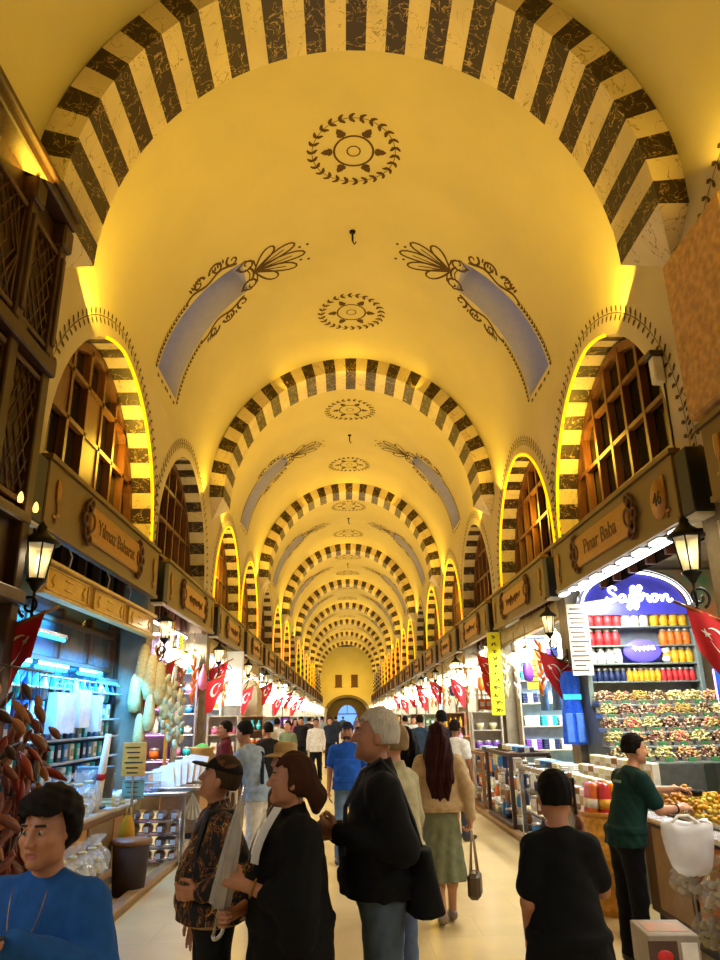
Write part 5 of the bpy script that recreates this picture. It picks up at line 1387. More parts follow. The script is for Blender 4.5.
# ================================================================ PEOPLE (smooth implicit bodies)
def V3(*a): return np.array(a, float)
class Field:
    """signed distance built from rounded cones and ellipsoids, meshed by surface nets"""
    def __init__(s, h): s.h = h; s.ops = []
    def cone(s, a, b, ra, rb, k=.02, sub=False, flat=None): s.ops.append(('c', np.array(a, float), np.array(b, float), ra, rb, k, sub, flat)); return s
    def ell(s, c, r, R=None, k=.02, sub=False): s.ops.append(('e', np.array(c, float), np.array(r, float), R, 0, k, sub, None)); return s
    def chain(s, pts, rads, k=.02):
        for i in range(len(pts) - 1): s.cone(pts[i], pts[i + 1], rads[i], rads[i + 1], k)
        return s
    def tub(s, z0, z1, c0, c1, r0, r1, k=.02, fold=0., nf=9, ph=0.):   # elliptical tapered tube along z with folds
        s.ops.append(('t', (z0, z1), (c0, c1), r0, r1, k, False, (fold, nf, ph))); return s
    def clip(s, fn): s.ops.append(('f', fn)); return s
    def bounds(s):
        lo, hi = [], []
        for o in s.ops:
            if o[0] == 'c' and not o[6]: r = max(o[3], o[4]); lo += [np.minimum(o[1], o[2]) - r]; hi += [np.maximum(o[1], o[2]) + r]
            elif o[0] == 'e' and not o[6]: r = o[2].max() if o[3] is not None else o[2]; lo += [o[1] - r]; hi += [o[1] + r]
            elif o[0] == 't':
                for z, c, r in ((o[1][0], o[2][0], o[3]), (o[1][1], o[2][1], o[4])):
                    lo += [V3(c[0] - r[0], c[1] - r[1], z) - .03]; hi += [V3(c[0] + r[0], c[1] + r[1], z) + .03]
        return np.min(lo, 0) - 4 * s.h, np.max(hi, 0) + 4 * s.h
    def mesh(s, name, mats, regions=None, noise=None):
        h = s.h; lo, hi = s.bounds(); n = np.ceil((hi - lo) / h).astype(int) + 1
        F = np.full(n, 1., np.float32)
        ax = [lo[i] + h * np.arange(n[i]) for i in range(3)]
        for o in s.ops:
            if o[0] == 'f':
                X, Y, Z = np.meshgrid(*ax, indexing='ij', sparse=True); F = o[1](X, Y, Z, F).astype(np.float32); continue
            k = o[5]; m = k + 3 * h + .01
            if o[0] == 'c': r = max(o[3], o[4]); a = np.minimum(o[1], o[2]) - r - m; b = np.maximum(o[1], o[2]) + r + m
            elif o[0] == 'e': r = o[2].max() if o[3] is not None else o[2]; a = o[1] - r - m; b = o[1] + r + m
            else:
                (z0, z1), (c0, c1), r0, r1 = o[1], o[2], o[3], o[4]
                a = V3(min(c0[0] - r0[0], c1[0] - r1[0]), min(c0[1] - r0[1], c1[1] - r1[1]), min(z0, z1)) - m - .03; b = V3(max(c0[0] + r0[0], c1[0] + r1[0]), max(c0[1] + r0[1], c1[1] + r1[1]), max(z0, z1)) + m + .03
            i0 = np.clip(np.floor((a - lo) / h).astype(int), 0, n); i1 = np.clip(np.ceil((b - lo) / h).astype(int) + 1, 0, n)
            if (i1 <= i0).any(): continue
            X, Y, Z = np.meshgrid(*[ax[i][i0[i]:i1[i]] for i in range(3)], indexing='ij', sparse=True)
            if o[0] == 'c':
                p, q = o[1], o[2]; d = q - p; L2 = max(d @ d, 1e-9)
                t = np.clip(((X - p[0]) * d[0] + (Y - p[1]) * d[1] + (Z - p[2]) * d[2]) / L2, 0, 1)
                D = np.sqrt((X - p[0] - t * d[0]) ** 2 + (Y - p[1] - t * d[1]) ** 2 + (Z - p[2] - t * d[2]) ** 2) - (o[3] + (o[4] - o[3]) * t)
            elif o[0] == 'e':
                x, y, z = X - o[1][0], Y - o[1][1], Z - o[1][2]
                if o[3] is not None:
                    R = o[3]; x, y, z = R[0][0] * x + R[1][0] * y + R[2][0] * z, R[0][1] * x + R[1][1] * y + R[2][1] * z, R[0][2] * x + R[1][2] * y + R[2][2] * z
                r = o[2]; k0 = np.sqrt((x / r[0]) ** 2 + (y / r[1]) ** 2 + (z / r[2]) ** 2); k1 = np.sqrt((x / r[0] ** 2) ** 2 + (y / r[1] ** 2) ** 2 + (z / r[2] ** 2) ** 2)
                D = k0 * (k0 - 1) / np.maximum(k1, 1e-6)
            else:
                t = np.clip((Z - z0) / (z1 - z0), 0, 1); rx = r0[0] + (r1[0] - r0[0]) * t; ry = r0[1] + (r1[1] - r0[1]) * t
                x = X - (c0[0] + (c1[0] - c0[0]) * t); y = Y - (c0[1] + (c1[1] - c0[1]) * t)
                fo, nf, ph = o[7]
                kk = np.sqrt((x / rx) ** 2 + (y / ry) ** 2); D = (kk - 1) * np.minimum(rx, ry)
                if fo: D = D + fo * np.sin(nf * np.arctan2(y, x) + ph + 3 * np.sin(Z * 4)) * (1 - t if z1 > z0 else t)
                D = np.maximum(D, np.maximum(min(z0, z1) - Z, Z - max(z0, z1)))
            S = F[i0[0]:i1[0], i0[1]:i1[1], i0[2]:i1[2]]
            if o[6]:
                hh = np.maximum(k - np.abs(S + D), 0) / k if k > 0 else 0
                S[...] = np.maximum(S, -D) + hh * hh * k * .25
            else:
                hh = np.maximum(k - np.abs(S - D), 0) / k if k > 0 else 0
                S[...] = np.minimum(S, D) - hh * hh * k * .25
        if noise:
            X, Y, Z = np.meshgrid(*ax, indexing='ij', sparse=True); F = F + noise(X, Y, Z).astype(np.float32)
        v, f = surfnet(F, lo, h)
        me = bpy.data.meshes.new(name); me.from_pydata(v.tolist(), [], f.tolist())
        for m in mats: me.materials.append(m)
        if regions:
            c = v[f].mean(1); idx = np.zeros(len(f), int)
            for R in regions:
                ctr, rad, mi = R[0], R[1], R[2]; idx[(((c - ctr) / rad) ** 2).sum(1) < 1] = mi
            me.polygons.foreach_set('material_index', idx)
        me.polygons.foreach_set('use_smooth', [True] * len(f)); me.update(); return me
def surfnet(F, lo, h):
    ins = F < 0; a = ins[:-1, :-1, :-1]; cnt = np.zeros(a.shape, np.int8)
    n = np.array(F.shape); sl = lambda d, ax_: slice(d, n[ax_] - 1 + d)
    C = [(i, j, k) for i in (0, 1) for j in (0, 1) for k in (0, 1)]
    for c in C: cnt += ins[sl(c[0], 0), sl(c[1], 1), sl(c[2], 2)]
    act = (cnt > 0) & (cnt < 8); cells = np.argwhere(act); idx = np.full(act.shape, -1, np.int64); idx[act] = np.arange(len(cells))
    vals = np.stack([F[cells[:, 0] + c[0], cells[:, 1] + c[1], cells[:, 2] + c[2]] for c in C], 1)
    acc = np.zeros((len(cells), 3)); num = np.zeros(len(cells))
    for i, ca in enumerate(C):
        for j, cb in enumerate(C):
            if j <= i or sum(abs(ca[q] - cb[q]) for q in range(3)) != 1: continue
            x = (vals[:, i] < 0) != (vals[:, j] < 0); t = vals[:, i] / np.where(x, vals[:, i] - vals[:, j], 1)
            p = np.array(ca)[None] + t[:, None] * (np.array(cb) - np.array(ca))[None]; acc += np.where(x[:, None], p, 0); num += x
    v = lo + h * (cells + acc / num[:, None]); faces = []
    for ax in range(3):
        b, c = (ax + 1) % 3, (ax + 2) % 3
        s0 = [slice(None)] * 3; s1 = [slice(None)] * 3; s0[ax] = slice(0, -1); s1[ax] = slice(1, None)
        A, B = ins[tuple(s0)], ins[tuple(s1)]; e = np.argwhere(A != B)
        e = e[(e[:, b] > 0) & (e[:, c] > 0) & (e[:, b] < n[b] - 1) & (e[:, c] < n[c] - 1)]
        if not len(e): continue
        q = []
        for db, dc in ((0, 0), (-1, 0), (-1, -1), (0, -1)):
            w = e.copy(); w[:, b] += db; w[:, c] += dc; q.append(idx[w[:, 0], w[:, 1], w[:, 2]])
        q = np.stack(q, 1); fl = A[e[:, 0], e[:, 1], e[:, 2]]; q[~fl] = q[~fl][:, ::-1]; faces.append(q)
    return v, np.concatenate(faces)

def rotm(yaw=0., pitch=0., roll=0.):
    return np.array(Euler((pitch, roll, yaw), 'XYZ').to_matrix())
def unit(v): return v / max(np.linalg.norm(v), 1e-9)
def fabric(n, c, c2=None, sc=18, rough=.9): return mat(n, c, col2=c2, rough=rough, var=.15, scale=sc, bump=.15, bscale=160, spec=.2)
SKIN = {'light': mat('skin_light', '#c08a68', rough=.55, var=.06), 'mid': mat('skin_mid', '#a8714f', rough=.55, var=.06), 'tan': mat('skin_tan', '#8a5a3c', rough=.55, var=.06)}
M_lip = mat('lips', '#8e4a40', rough=.45, var=.05); M_eye = mat('eye_white', '#a39a8e', rough=.3, var=.02); M_iris = mat('dark_iris', '#20120a', rough=.15); M_brow = mat('eyebrow_hair', '#1c120c', rough=.9)
HAIRC = {}
def hairmat(n, c): return mat('hair_' + n, c, rough=.8, var=.2, scale=20, stretch=(6, 6, 1), bump=.3, bscale=60, spec=.12)
M_shoe = mat('dark_shoe_leather', '#1a1512', rough=.4)

def hand(fd, wrist, d, nrm, side, curl=.5, spread=.12, thumb=.5, s=1., k=.006, curls=None):
    """palm + four unequal fingers + thumb; d: towards the fingers, nrm: palm normal, side: +1 when thumb lies at d x nrm"""
    d = unit(d); nrm = unit(nrm - d * (nrm @ d)); t = np.cross(d, nrm) * side
    w = np.array(wrist, float)
    fd.cone(w, w + d * .03 * s, .023 * s, .026 * s, .012)
    for o in (-.026, -.009, .009, .026): fd.cone(w + d * .03 * s + t * o * .7 * s, w + d * .085 * s + t * o * s, .0145 * s, .0125 * s, .012)
    L = (.036, .046, .05, .043)          # little .. index, proximal lengths
    for q, o in enumerate((-.028, -.0095, .0095, .028)):
        c = curls[q] if curls else curl; b = w + d * .088 * s + t * o * s; a = 0.; rad = (.0078, .0092, .0096, .0092)[q] * s
        dirv = d + t * spread * (q - 1.5) * .5
        for j, l in enumerate((L[q], L[q] * .62, L[q] * .5)):
            a += c * (.75, 1., .75)[j]; e = b + (unit(dirv) * math.cos(a) + nrm * math.sin(a)) * l * s
            fd.cone(b, e, rad * (1 - .08 * j), rad * (.92 - .1 * j), k); b = e
    b = w + d * .03 * s + t * .024 * s; a = b + (d * .55 + t * .75 + nrm * .25 * thumb) * .042 * s
    fd.cone(b, a, .0145 * s, .0115 * s, .012); e = a + unit(d * .85 + t * (.35 - .5 * thumb) + nrm * thumb * .8) * .034 * s; fd.cone(a, e, .011 * s, .0098 * s, k); fd.cone(e, e + unit(d * .85 + t * (-.2 * thumb) + nrm * thumb) * .024 * s, .0098 * s, .008 * s, k)

def person(label, loc, rz, h=1.7, skin='mid', res=.008, head=(0., 0., 0.), hair=('short', '#1a120c'), top=('tee', '#101010'), bottom=('trousers', '#15151a'),
           arms=None, legs=None, lean=0., belly=0., shoulder=1., face=True, handres=None, shoes='#1a1512', extras=None, group=None, topmat=None, age=0, botmat=None, hip=1., twist=0., glove=None):
    """faces local +Y, +X is its right-hand side... (left = -X). arms: (elbow, wrist, hand dir, palm normal, curl) per side"""
    sc = h / 1.7; r = thing('person', label, 'person', loc, rz, group); r.scale = (sc, sc, sc)
    lz = lambda z: V3(0, lean * max(0, z - .95), 0)     # forward lean shear
    def P(x, y, z): return V3(x, y, z) + lz(z)
    legs = legs or {1: ((.1, .0, .49), (.105, -.02, .085), (.115, .13, .035)), -1: ((-.1, .0, .49), (-.105, -.02, .085), (-.115, .13, .035))}
    dflt = {s: (P(s * .215 * shoulder, -.02, 1.13), P(s * .225 * shoulder, .06, .88), V3(s * .0, .12, -1), V3(-s, .0, 0), .35) for s in (-1, 1)}
    A = dict(dflt)
    for s, q in (arms or {}).items(): A[s] = tuple(np.array(v, float) for v in q[:4]) + (q[4],)
    shx = .165 * shoulder
    fd = Field(res)
    # torso
    fd.ell(P(0, 0, .94), (.155 * hip, .11, .13), k=.05).ell(P(0, .012 + belly * .5, 1.09), (.138 + belly * .35, .1 + belly, .14), k=.06).ell(P(0, .0, 1.26), (.15 * shoulder, .108, .15), k=.06)
    fd.cone(P(0, -.012, 1.38), P(0, .01, 1.51), .056, .05, .03)
    for s in (-1, 1): fd.cone(P(s * .03, -.012, 1.40), P(s * shx * .92, -.005, 1.352), .05, .052, .04)
    for s in (-1, 1):
        e, w, d, nm, cu = A[s]
        fd.chain([P(s * shx, -.005, 1.35), e, ], [.05, .04], .03); fd.cone(e, w, .04, .026, .015)
        hand(fd, w + unit(d) * .0, d, nm, s if True else -s, curl=cu if not isinstance(cu, (list, tuple)) else .4, curls=cu if isinstance(cu, (list, tuple)) else None)
        k_, a_, t_ = [np.array(q, float) for q in legs[s]]
        fd.cone((s * .085 * hip, 0, .9), k_, .088, .055, .05); fd.cone(k_ + V3(0, -.008, -.06), k_ + (a_ - k_) * .45 + V3(0, -.012, 0), .052, .05, .03); fd.cone(k_, a_, .05, .036, .03)
        fd.cone(a_ + V3(0, -.02, -.045), t_, .038, .03, .02); fd.cone(t_, t_ + unit(V3(*(t_ - a_)) * V3(1, 1, 0)) * .07, .032, .022, .02)
    # head
    Rh = rotm(*head); hc = P(0, .012, 1.50)
    def H(x, y, z): return hc + Rh @ V3(x, y, z - 1.50)
    f = Rh
    fd.ell(H(0, -.008, 1.615), (.073, .092, .086), f, k=.03).ell(H(0, .03, 1.56), (.06, .064, .078), f, k=.03).ell(H(0, .055, 1.505), (.036, .034, .026), f, k=.03)
    for s in (-1, 1):
        fd.ell(H(s * .05, .03, 1.535), (.02, .04, .04), f, k=.03); fd.ell(H(s * .042, .066, 1.568), (.024, .02, .02), f, k=.02)
        fd.ell(H(s * .076, -.008, 1.578), (.011, .02, .032), f, k=.008)
    if face:
        for s in (-1, 1):
            fd.ell(H(s * .031, .094, 1.60), (.021, .014, .013), f, k=.012, sub=True); fd.ell(H(s * .03, .079, 1.60), (.0145, .0135, .0115), f, k=.004)
            fd.cone(H(s * .015, .093, 1.622), H(s * .05, .08, 1.622), .0075, .006, .012)
        fd.cone(H(0, .093, 1.608), H(0, .113, 1.568), .0085, .0125, .014); fd.ell(H(-.012, .104, 1.563), (.0085, .01, .008), f, k=.008).ell(H(.012, .104, 1.563), (.0085, .01, .008), f, k=.008)
        fd.cone(H(-.02, .086, 1.533), H(.02, .086, 1.533), .0075, .0075, .008); fd.cone(H(-.016, .084, 1.52), H(.016, .084, 1.52), .008, .008, .008)
        fd.ell(H(0, .1, 1.5275), (.028, .01, .0022), f, k=.003, sub=True); fd.ell(H(0, .082, 1.497), (.022, .018, .018), f, k=.02)
    else:
        fd.cone(H(0, .09, 1.605), H(0, .112, 1.57), .009, .014, .014)
    reg = []
    if face:
        for s in (-1, 1):
            reg += [(H(s * .03, .093, 1.60), (.0145, .014, .0085), 2), (H(s * .029, .096, 1.60), (.0065, .014, .0075), 3), (H(s * .034, .093, 1.624), (.022, .02, .0055), 4)]
        reg += [(H(0, .095, 1.527), (.026, .02, .012), 1)]
    body = fd.mesh('body', [SKIN[skin], M_lip, M_eye, M_iris, M_brow], [(c, np.array(rr), mi) for c, rr, mi in reg])
    def child(me, nm, lab=None):
        o = bpy.data.objects.new(nm, me); COL.objects.link(o); o.parent = r
        if lab: o['label'] = lab
        return o
    child(body, 'body')
    hz = max(res, .007)
    wr = lambda a: (lambda X, Y, Z: a * np.sin(38 * Z + 9 * X + 6 * np.sin(14 * Y)) * np.sin(23 * X + 11 * Z) )
    # ---- top
    kind = top[0]; tm = topmat or fabric('cloth_' + top[1][1:], top[1]); g = .014
    hem = {'tee': .86, 'polo': .86, 'shirt': .82, 'jacket': .78, 'sweater': .82, 'poncho': .6, 'blouse': .93, 'coat': .62}[kind] if len(top) < 3 else top[2]
    loose = {'tee': .012, 'polo': .012, 'shirt': .014, 'jacket': .03, 'sweater': .018, 'poncho': .05, 'blouse': .02, 'coat': .035}[kind]
    t = Field(hz)
    t.ell(P(0, 0, 1.255), (.15 * shoulder + loose, .108 + loose, .155 + g), k=.06); 
    for s in (-1, 1): t.cone(P(s * .03, -.012, 1.40), P(s * shx * .92, -.005, 1.352), .05 + g, .052 + g, .05)
    t.ell(P(0, .012 + belly * .5, 1.09), (.14 + belly * .35 + loose, .1 + belly + loose, .17), k=.06)
    zm = .99 if hem < .98 else 1.05; rm = (.178 * hip + loose * 1.1, .132 + belly * .6 + loose * 1.1)
    t.tub(hem, zm, (0, lz(hem)[1] + .0), (0, lz(zm)[1]), (.192 * hip + loose * 1.1, .138 + belly * .5 + loose * 1.1), rm, k=.05, fold=.006 if kind != 'poncho' else .014, nf=8)
    t.tub(zm - .01, 1.22, (0, lz(zm)[1]), (0, lz(1.22)[1] + .008), rm, (.148 * shoulder + loose, .105 + loose + belly * .3), k=.05)
    slv = {'tee': .62, 'polo': .6}.get(kind, 1.)
    for s in (-1, 1):
        e, w = A[s][0], A[s][1]; sh = P(s * shx, -.005, 1.35); ll = .012 + loose * .6
        if slv < 1: q = sh + (e - sh) * (slv + .1); t.cone(sh, q, .055 + ll, .05 + ll, .03)
        else:
            cuff = w + (e - w) * (.04 if kind != 'poncho' else .5)
            t.cone(sh, e, .054 + ll, .044 + ll, .03); t.cone(e, cuff, .043 + ll, .03 + ll * .8, .02)
            if kind == 'poncho': t.cone(P(s * .1, 0, 1.3), e + V3(0, 0, -.05), .11, .06, .06).cone(P(s * .1, 0, 1.0), e + V3(0, 0, -.12), .12, .06, .08)
    nk = P(0, .012, 1.475)
    if kind in ('jacket', 'shirt', 'polo', 'coat', 'poncho'): t.cone(P(0, -.016, 1.42), P(0, -.004, 1.475), .064, .06, .02); nz = 1.478
    else: nz = 1.452 if kind != 'sweater' else 1.458
    def cutneck(X, Y, Z, F):
        y0 = lz(nz)[1]
        return np.maximum(F, (Z - nz) + .30 * (Y - y0) * (1 if kind in ('tee', 'blouse') else .55))
    t.clip(cutneck)
    if slv < 1:
        pass
    child(t.mesh(kind, [tm], None, wr(.0035)), kind if kind != 'tee' else 't_shirt')
    # ---- bottom
    bk, bc = bottom[0], bottom[1]
    if bk:
        bm_ = botmat or fabric('cloth_' + bc[1:], bc); b = Field(hz)
        if bk == 'trousers':
            b.ell((0, 0, .93), (.166 * hip, .124, .125), k=.05)
            for s in (-1, 1):
                k_, a_, t_ = [np.array(q, float) for q in legs[s]]
                b.cone((s * .08 * hip, 0, .9), k_, .1, .07, .06); b.cone(k_, a_ + V3(0, 0, -.01), .07, .062, .03)
            b.clip(lambda X, Y, Z, F: np.maximum(F, Z - 1.0))
        else:
            zl = bottom[2] if len(bottom) > 2 else .42
            b.tub(zl, .98, (0, 0), (0, 0), (.21, .19), (.15 * hip, .115), k=.03, fold=.014, nf=9); b.ell((0, 0, .93), (.163 * hip, .125, .1), k=.05)
            b.clip(lambda X, Y, Z, F: np.maximum(F, Z - 1.0))
        child(b.mesh(bk, [bm_], None, wr(.003)), bk)
    # ---- shoes
    if shoes:
        for s in (-1, 1):
            k_, a_, t_ = [np.array(q, float) for q in legs[s]]; b = Field(hz); dr = unit((t_ - a_) * V3(1, 1, 0))
            b.cone(a_ + V3(0, 0, -.035) - dr * .02, t_, .046, .04, .02).cone(t_, t_ + dr * .08, .04, .028, .02)
            b.clip(lambda X, Y, Z, F, zz=a_[2] + .0: np.maximum(F, Z - zz))
            child(b.mesh('shoe', [mat('shoe_' + shoes[1:], shoes, rough=.45)]), 'shoe')
    # ---- hair
    hk, hcol = hair[0], hair[1]
    if hk:
        hm = hairmat(hcol[1:], hcol); q = Field(min(hz, .008)); g2 = .012 if hk != 'bushy' else .03
        q.ell(H(0, -.016, 1.628), (.076 + g2, .09 + g2, .086 + g2), f, k=.01)
        if hk in ('short', 'bushy', 'crop'): q.ell(H(0, -.05, 1.57), (.066 + g2 * .6, .05 + g2, .065), f, k=.03)
        if hk == 'bushy':
            for s in (-1, 1): q.ell(H(s * .07, -.01, 1.61), (.035, .06, .06), f, k=.03)
            q.ell(H(.01, .045, 1.69), (.07, .04, .03), f, k=.03)
        if hk == 'tied':
            q.ell(H(0, -.04, 1.59), (.074, .075, .08), f, k=.03); q.chain([H(0, -.11, 1.56), H(0, -.135, 1.52), H(.01, -.13, 1.46)], [.04, .045, .025], .03)
            for s in (-1, 1): q.ell(H(s * .068, .0, 1.60), (.02, .045, .05), f, k=.02)
        if hk == 'long':
            L = hair[2] if len(hair) > 2 else .42
            q.ell(H(0, -.04, 1.57), (.086, .075, .1), f, k=.03)
            for j in (-1, 0, 1): q.chain([H(j * .04, -.07, 1.55), P(j * .06, -.1, 1.55 - L * .35), P(j * .07, -.125, 1.55 - L * .65), P(j * .055, -.115, 1.55 - L - .03 * (j == 0))], [.062, .066, .058, .03], .03)
            for s in (-1, 1): q.chain([H(s * .07, -.02, 1.58), P(s * .085, -.07, 1.42), P(s * .08, -.1, 1.28)], [.04, .05, .04], .03)
        fr = .052 if hk != 'bushy' else .062
        def cutface(X, Y, Z, F):
            x, y, z = X - hc[0], Y - hc[1], Z - hc[2]; R = Rh
            lx = R[0][0] * x + R[1][0] * y + R[2][0] * z; ly = R[0][1] * x + R[1][1] * y + R[2][1] * z; lz_ = R[0][2] * x + R[1][2] * y + R[2][2] * z
            wedge = np.minimum(ly + .006 * np.sin(110 * lx + 40 * lz_) * np.sin(60 * lz_) - (.008 + np.maximum(0, lz_ - .1) * (.5 if hk in ('short', 'crop') else .1)), (.162 if hk in ('short', 'crop') else .155) + .006 * np.sin(130 * lx) - lz_)       # in front of ears and below hair line
            G = np.maximum(F, wedge)
            if hk in ('short', 'crop'): G = np.maximum(G, np.maximum(.052 - lz_ + 0 * ly, -1e3))
            return G
        q.clip(cutface)
        amp = .0022 if hk not in ('bushy',) else .004
        nz_ = (lambda X, Y, Z: .005 * np.sin(75 * X + 20 * Y + 3 * np.sin(7 * Z)) + .003 * np.sin(170 * X - 60 * Y + 2 * np.sin(11 * Z))) if hk in ('long', 'tied') else (lambda X, Y, Z: amp * np.sin(60 * X + 25 * np.sin(9 * Z)) * np.sin(50 * Y + 16 * Z) + amp * .6 * np.sin(130 * X + 70 * Y))
        child(q.mesh('hair', [hm], None, nz_), 'hair')
    if extras: extras(r, child, P, H, A, hz)
    return r
# ================================================================ THE CAST
def W(r, p):
    p = Vector([float(q) for q in p]) * r.scale[0]; c, s = math.cos(r.rotation_euler.z), math.sin(r.rotation_euler.z)
    return Vector((r.location.x + c * p.x - s * p.y, r.location.y + s * p.x + c * p.y, r.location.z + p.z))
def cap_child(col, brimcol, panel=None):
    def ex(r, child, P, H, A, hz, R=None):
        pass
    return ex
def add_cap(child, H, Rh, hz, col, pan=None):
    q = Field(.007); q.ell(H(0, -.012, 1.628), (.092, .11, .09), Rh, k=.01)
    def cut(X, Y, Z, F):
        o = H(0, 0, 1.638); x, y, z = X - o[0], Y - o[1], Z - o[2]; lz_ = Rh[0][2] * x + Rh[1][2] * y + Rh[2][2] * z
        return np.maximum(F, -lz_)
    q.clip(cut); q.ell(H(0, .115, 1.642), (.07, .075, .009), Rh, k=.008)
    reg = [(H(-.03, -.02, 1.72), np.array((.09, .07, .075)), 1)] if pan else None
    child(q.mesh('cap', [fabric('cap_' + col[1:], col), fabric('cap_' + (pan or col)[1:], pan or col)], reg), 'cap')
def strap(child, pts, m, name='strap', rad=.012): 
    mb = MB(); mb.tube([tuple(p) for p in pts], rad, n=6); child(mb.mesh(name, m), name)

# --- woman in blue sweater (left foreground)
def ex_blue(r, child, P, H, A, hz):
    pts = [P(.05 * math.cos(t) * 1.3, .055 + .055 * math.sin(t) + .02, 1.43 - .19 * max(0, math.sin(t))) for t in np.linspace(.1, PI - .1, 12)]
    mb = MB(); mb.tube([tuple(p + V3(0, .02, 0)) for p in pts], .002, n=4); mb.ball(tuple(P(0.0, (.15), 1.225)), (.012, .005, .016), 8, 6); child(mb.mesh('pendant', M_brass), 'pendant')
    w, e = A[1][1], A[1][0]; d = unit(w - e); c = w - d * .02; mb = MB(); u = unit(np.cross(d, V3(0, 0, 1))); v = np.cross(d, u)
    mb.tube([tuple(c + .034 * (u * math.cos(t) + v * math.sin(t))) for t in np.linspace(0, 2 * PI, 14)[:-1]], .006, n=5, closed=True); child(mb.mesh('bracelet', M_brass), 'bracelet')
p0 = at(57, 787, Y=2.5)
wA = person('person in a blue sweater with short dark hair looking down beside the left stall', (p0.x, 2.5, 0), R_(170), p0.z * .985, 'mid', .0055, head=(R_(-4), R_(-8), 0), hair=('bushy', '#15100d'), top=('sweater', '#1c4a86'), bottom=('trousers', '#1a1a20'),
    arms={1: ((.25, .04, 1.15), (.10, .28, 1.31), (-.75, .6, .1), (-.3, -.2, 1), .5), -1: ((-.25, .04, 1.15), (-.07, .3, 1.3), (.75, .6, .05), (.2, -.3, 1), .55)}, belly=.03, shoulder=1.0, extras=ex_blue, shoes='#1a1512')
q = W(wA, (.0, .38, 1.325)); ph = thing('smartphone', 'dark smartphone in the hands of the person in the blue sweater', 'phone', q, R_(170)); MB().rbox(-.075, .075, -.036, .036, .0, .009, .003).build('casing', M_black, ph); MB().rbox(-.07, .07, -.032, .032, .009, .0105, .0005).build('screen', mat('dark_screen', '#101418', rough=.1), ph)

# --- man in patterned jacket and cap
m = mat('camouflage_jacket_cloth', '#0f0b08', rough=.85); nt = m.node_tree; b = nt.nodes['Principled BSDF']; nz = nt.nodes['Noise Texture']; nz.inputs['Scale'].default_value = 11; nz.inputs['Distortion'].default_value = 1.5; nt.nodes['Mapping'].inputs['Scale'].default_value = (1.6, 1.6, .8)
cr = nt.nodes['Color Ramp']; cr.color_ramp.interpolation = 'CONSTANT'; cr.color_ramp.elements[0].position = 0; cr.color_ramp.elements[0].color = (*hexc('#0d0a08'), 1); cr.color_ramp.elements[1].position = .5; cr.color_ramp.elements[1].color = (*hexc('#6a3c1a'), 1)
for ps, c in ((.555, '#0f0c0a'), (.6, '#b8863e'), (.65, '#3a2414')):
    e_ = cr.color_ramp.elements.new(ps); e_.color = (*hexc(c), 1)
M_camo = m
def ex_cap(r, child, P, H, A, hz):
    Rh = rotm(R_(-22), R_(14), 0); add_cap(child, H, Rh, hz, '#14110f', '#5a3a22')
    strap(child, [P(-.13, .09, 1.06), P(-.145, .125, 1.25), P(-.14, .07, 1.43), P(-.13, -.07, 1.43), P(-.14, -.15, 1.2), P(-.14, -.13, 1.0)], M_black, 'shoulder_strap', .017)
    mb = MB(); w, e = A[-1][1], A[-1][0]; d = unit(w - e); mb.tube([tuple(w - d * .03), tuple(w - d * .012)], .036, n=12); child(mb.mesh('white_cuff', M_white), 'cuff', 'white cuff')
    t = Field(.008); t.tub(.885, .92, (0, 0), (0, 0), (.205, .165), (.205, .165), k=.02); child(t.mesh('hem_band', [fabric('tan_hem', '#9a7a50')]), 'hem_band', 'tan hem band')
p0 = at(220, 751, Y=3.9)
pB = person('person in a black cap and brown patterned jacket looking up to the left', (p0.x, 3.9, 0), R_(108), p0.z * .98, 'mid', .0065, head=(R_(-22), R_(14), 0), hair=('crop', '#3a2a1c'), top=('jacket', '#222222', .9), topmat=M_camo, bottom=('trousers', '#121214'),
    arms={-1: ((-.28, -.12, 1.12), (-.24, .1, 1.07), (.3, .9, -.05), (.9, -.3, .2), [.6, .7, .8, .6]), 1: ((.24, -.02, 1.12), (.25, .05, .87), (0, .15, -1), (-1, 0, 0), .45)}, belly=.045, shoulder=1.18, extras=ex_cap)

# --- woman in black poncho with folded umbrella
def ex_umb(r, child, P, H, A, hz):
    mb = MB()
    for s in (-1, 1):
        P_ = [[tuple(P(s * (.03 + .035 * k), .1 + .11 * math.sin(min(1, k2 / 5) * 1.5) - .012 * k, 1.475 - .048 * k2)) for k in range(3)] for k2 in range(6)]
        mb.grid(P_)
    child(mb.mesh('pale_scarf', M_white), 'scarf', 'pale scarf')
    w, e = A[-1][1], A[-1][0]; d = unit(w - e); u = unit(np.cross(d, V3(0, 0, 1))); v = np.cross(d, u); mb = MB()
    mb.tube([tuple(w - d * .045 + .036 * (u * math.cos(t) + v * math.sin(t))) for t in np.linspace(0, 2 * PI, 14)[:-1]], .006, n=6, closed=True); child(mb.mesh('gold_bracelet', M_brass), 'bracelet', 'gold bracelet')
p0 = at(293, 753, Y=3.5)
pC = person('person in a black poncho with tied brown hair holding a folded clear umbrella', (p0.x, 3.5, 0), R_(108), p0.z * .99, 'mid', .006, head=(R_(-16), R_(3), 0), hair=('tied', '#3a2114'), top=('poncho', '#0b0a0a'), bottom=('trousers', '#111113'),
    arms={-1: ((-.26, .03, 1.08), (-.16, .26, 1.17), (.35, .85, .35), (.9, -.3, -.1), [1.2, 1.25, 1.25, 1.1]), 1: ((.22, .05, 1.06), (.02, .27, 1.02), (-.5, .8, .0), (-.6, -.5, 0), [1.2, 1.2, 1.2, 1.1])}, hip=1.12, belly=.02, extras=ex_umb)
hb = W(pC, (-.085, .335, 1.19)); ht = W(pC, (.02, .345, 1.03)); ax = (hb - ht).normalized()
um = thing('folded_umbrella', 'folded clear grey umbrella held upright by the person in the black poncho', 'umbrella', ht)
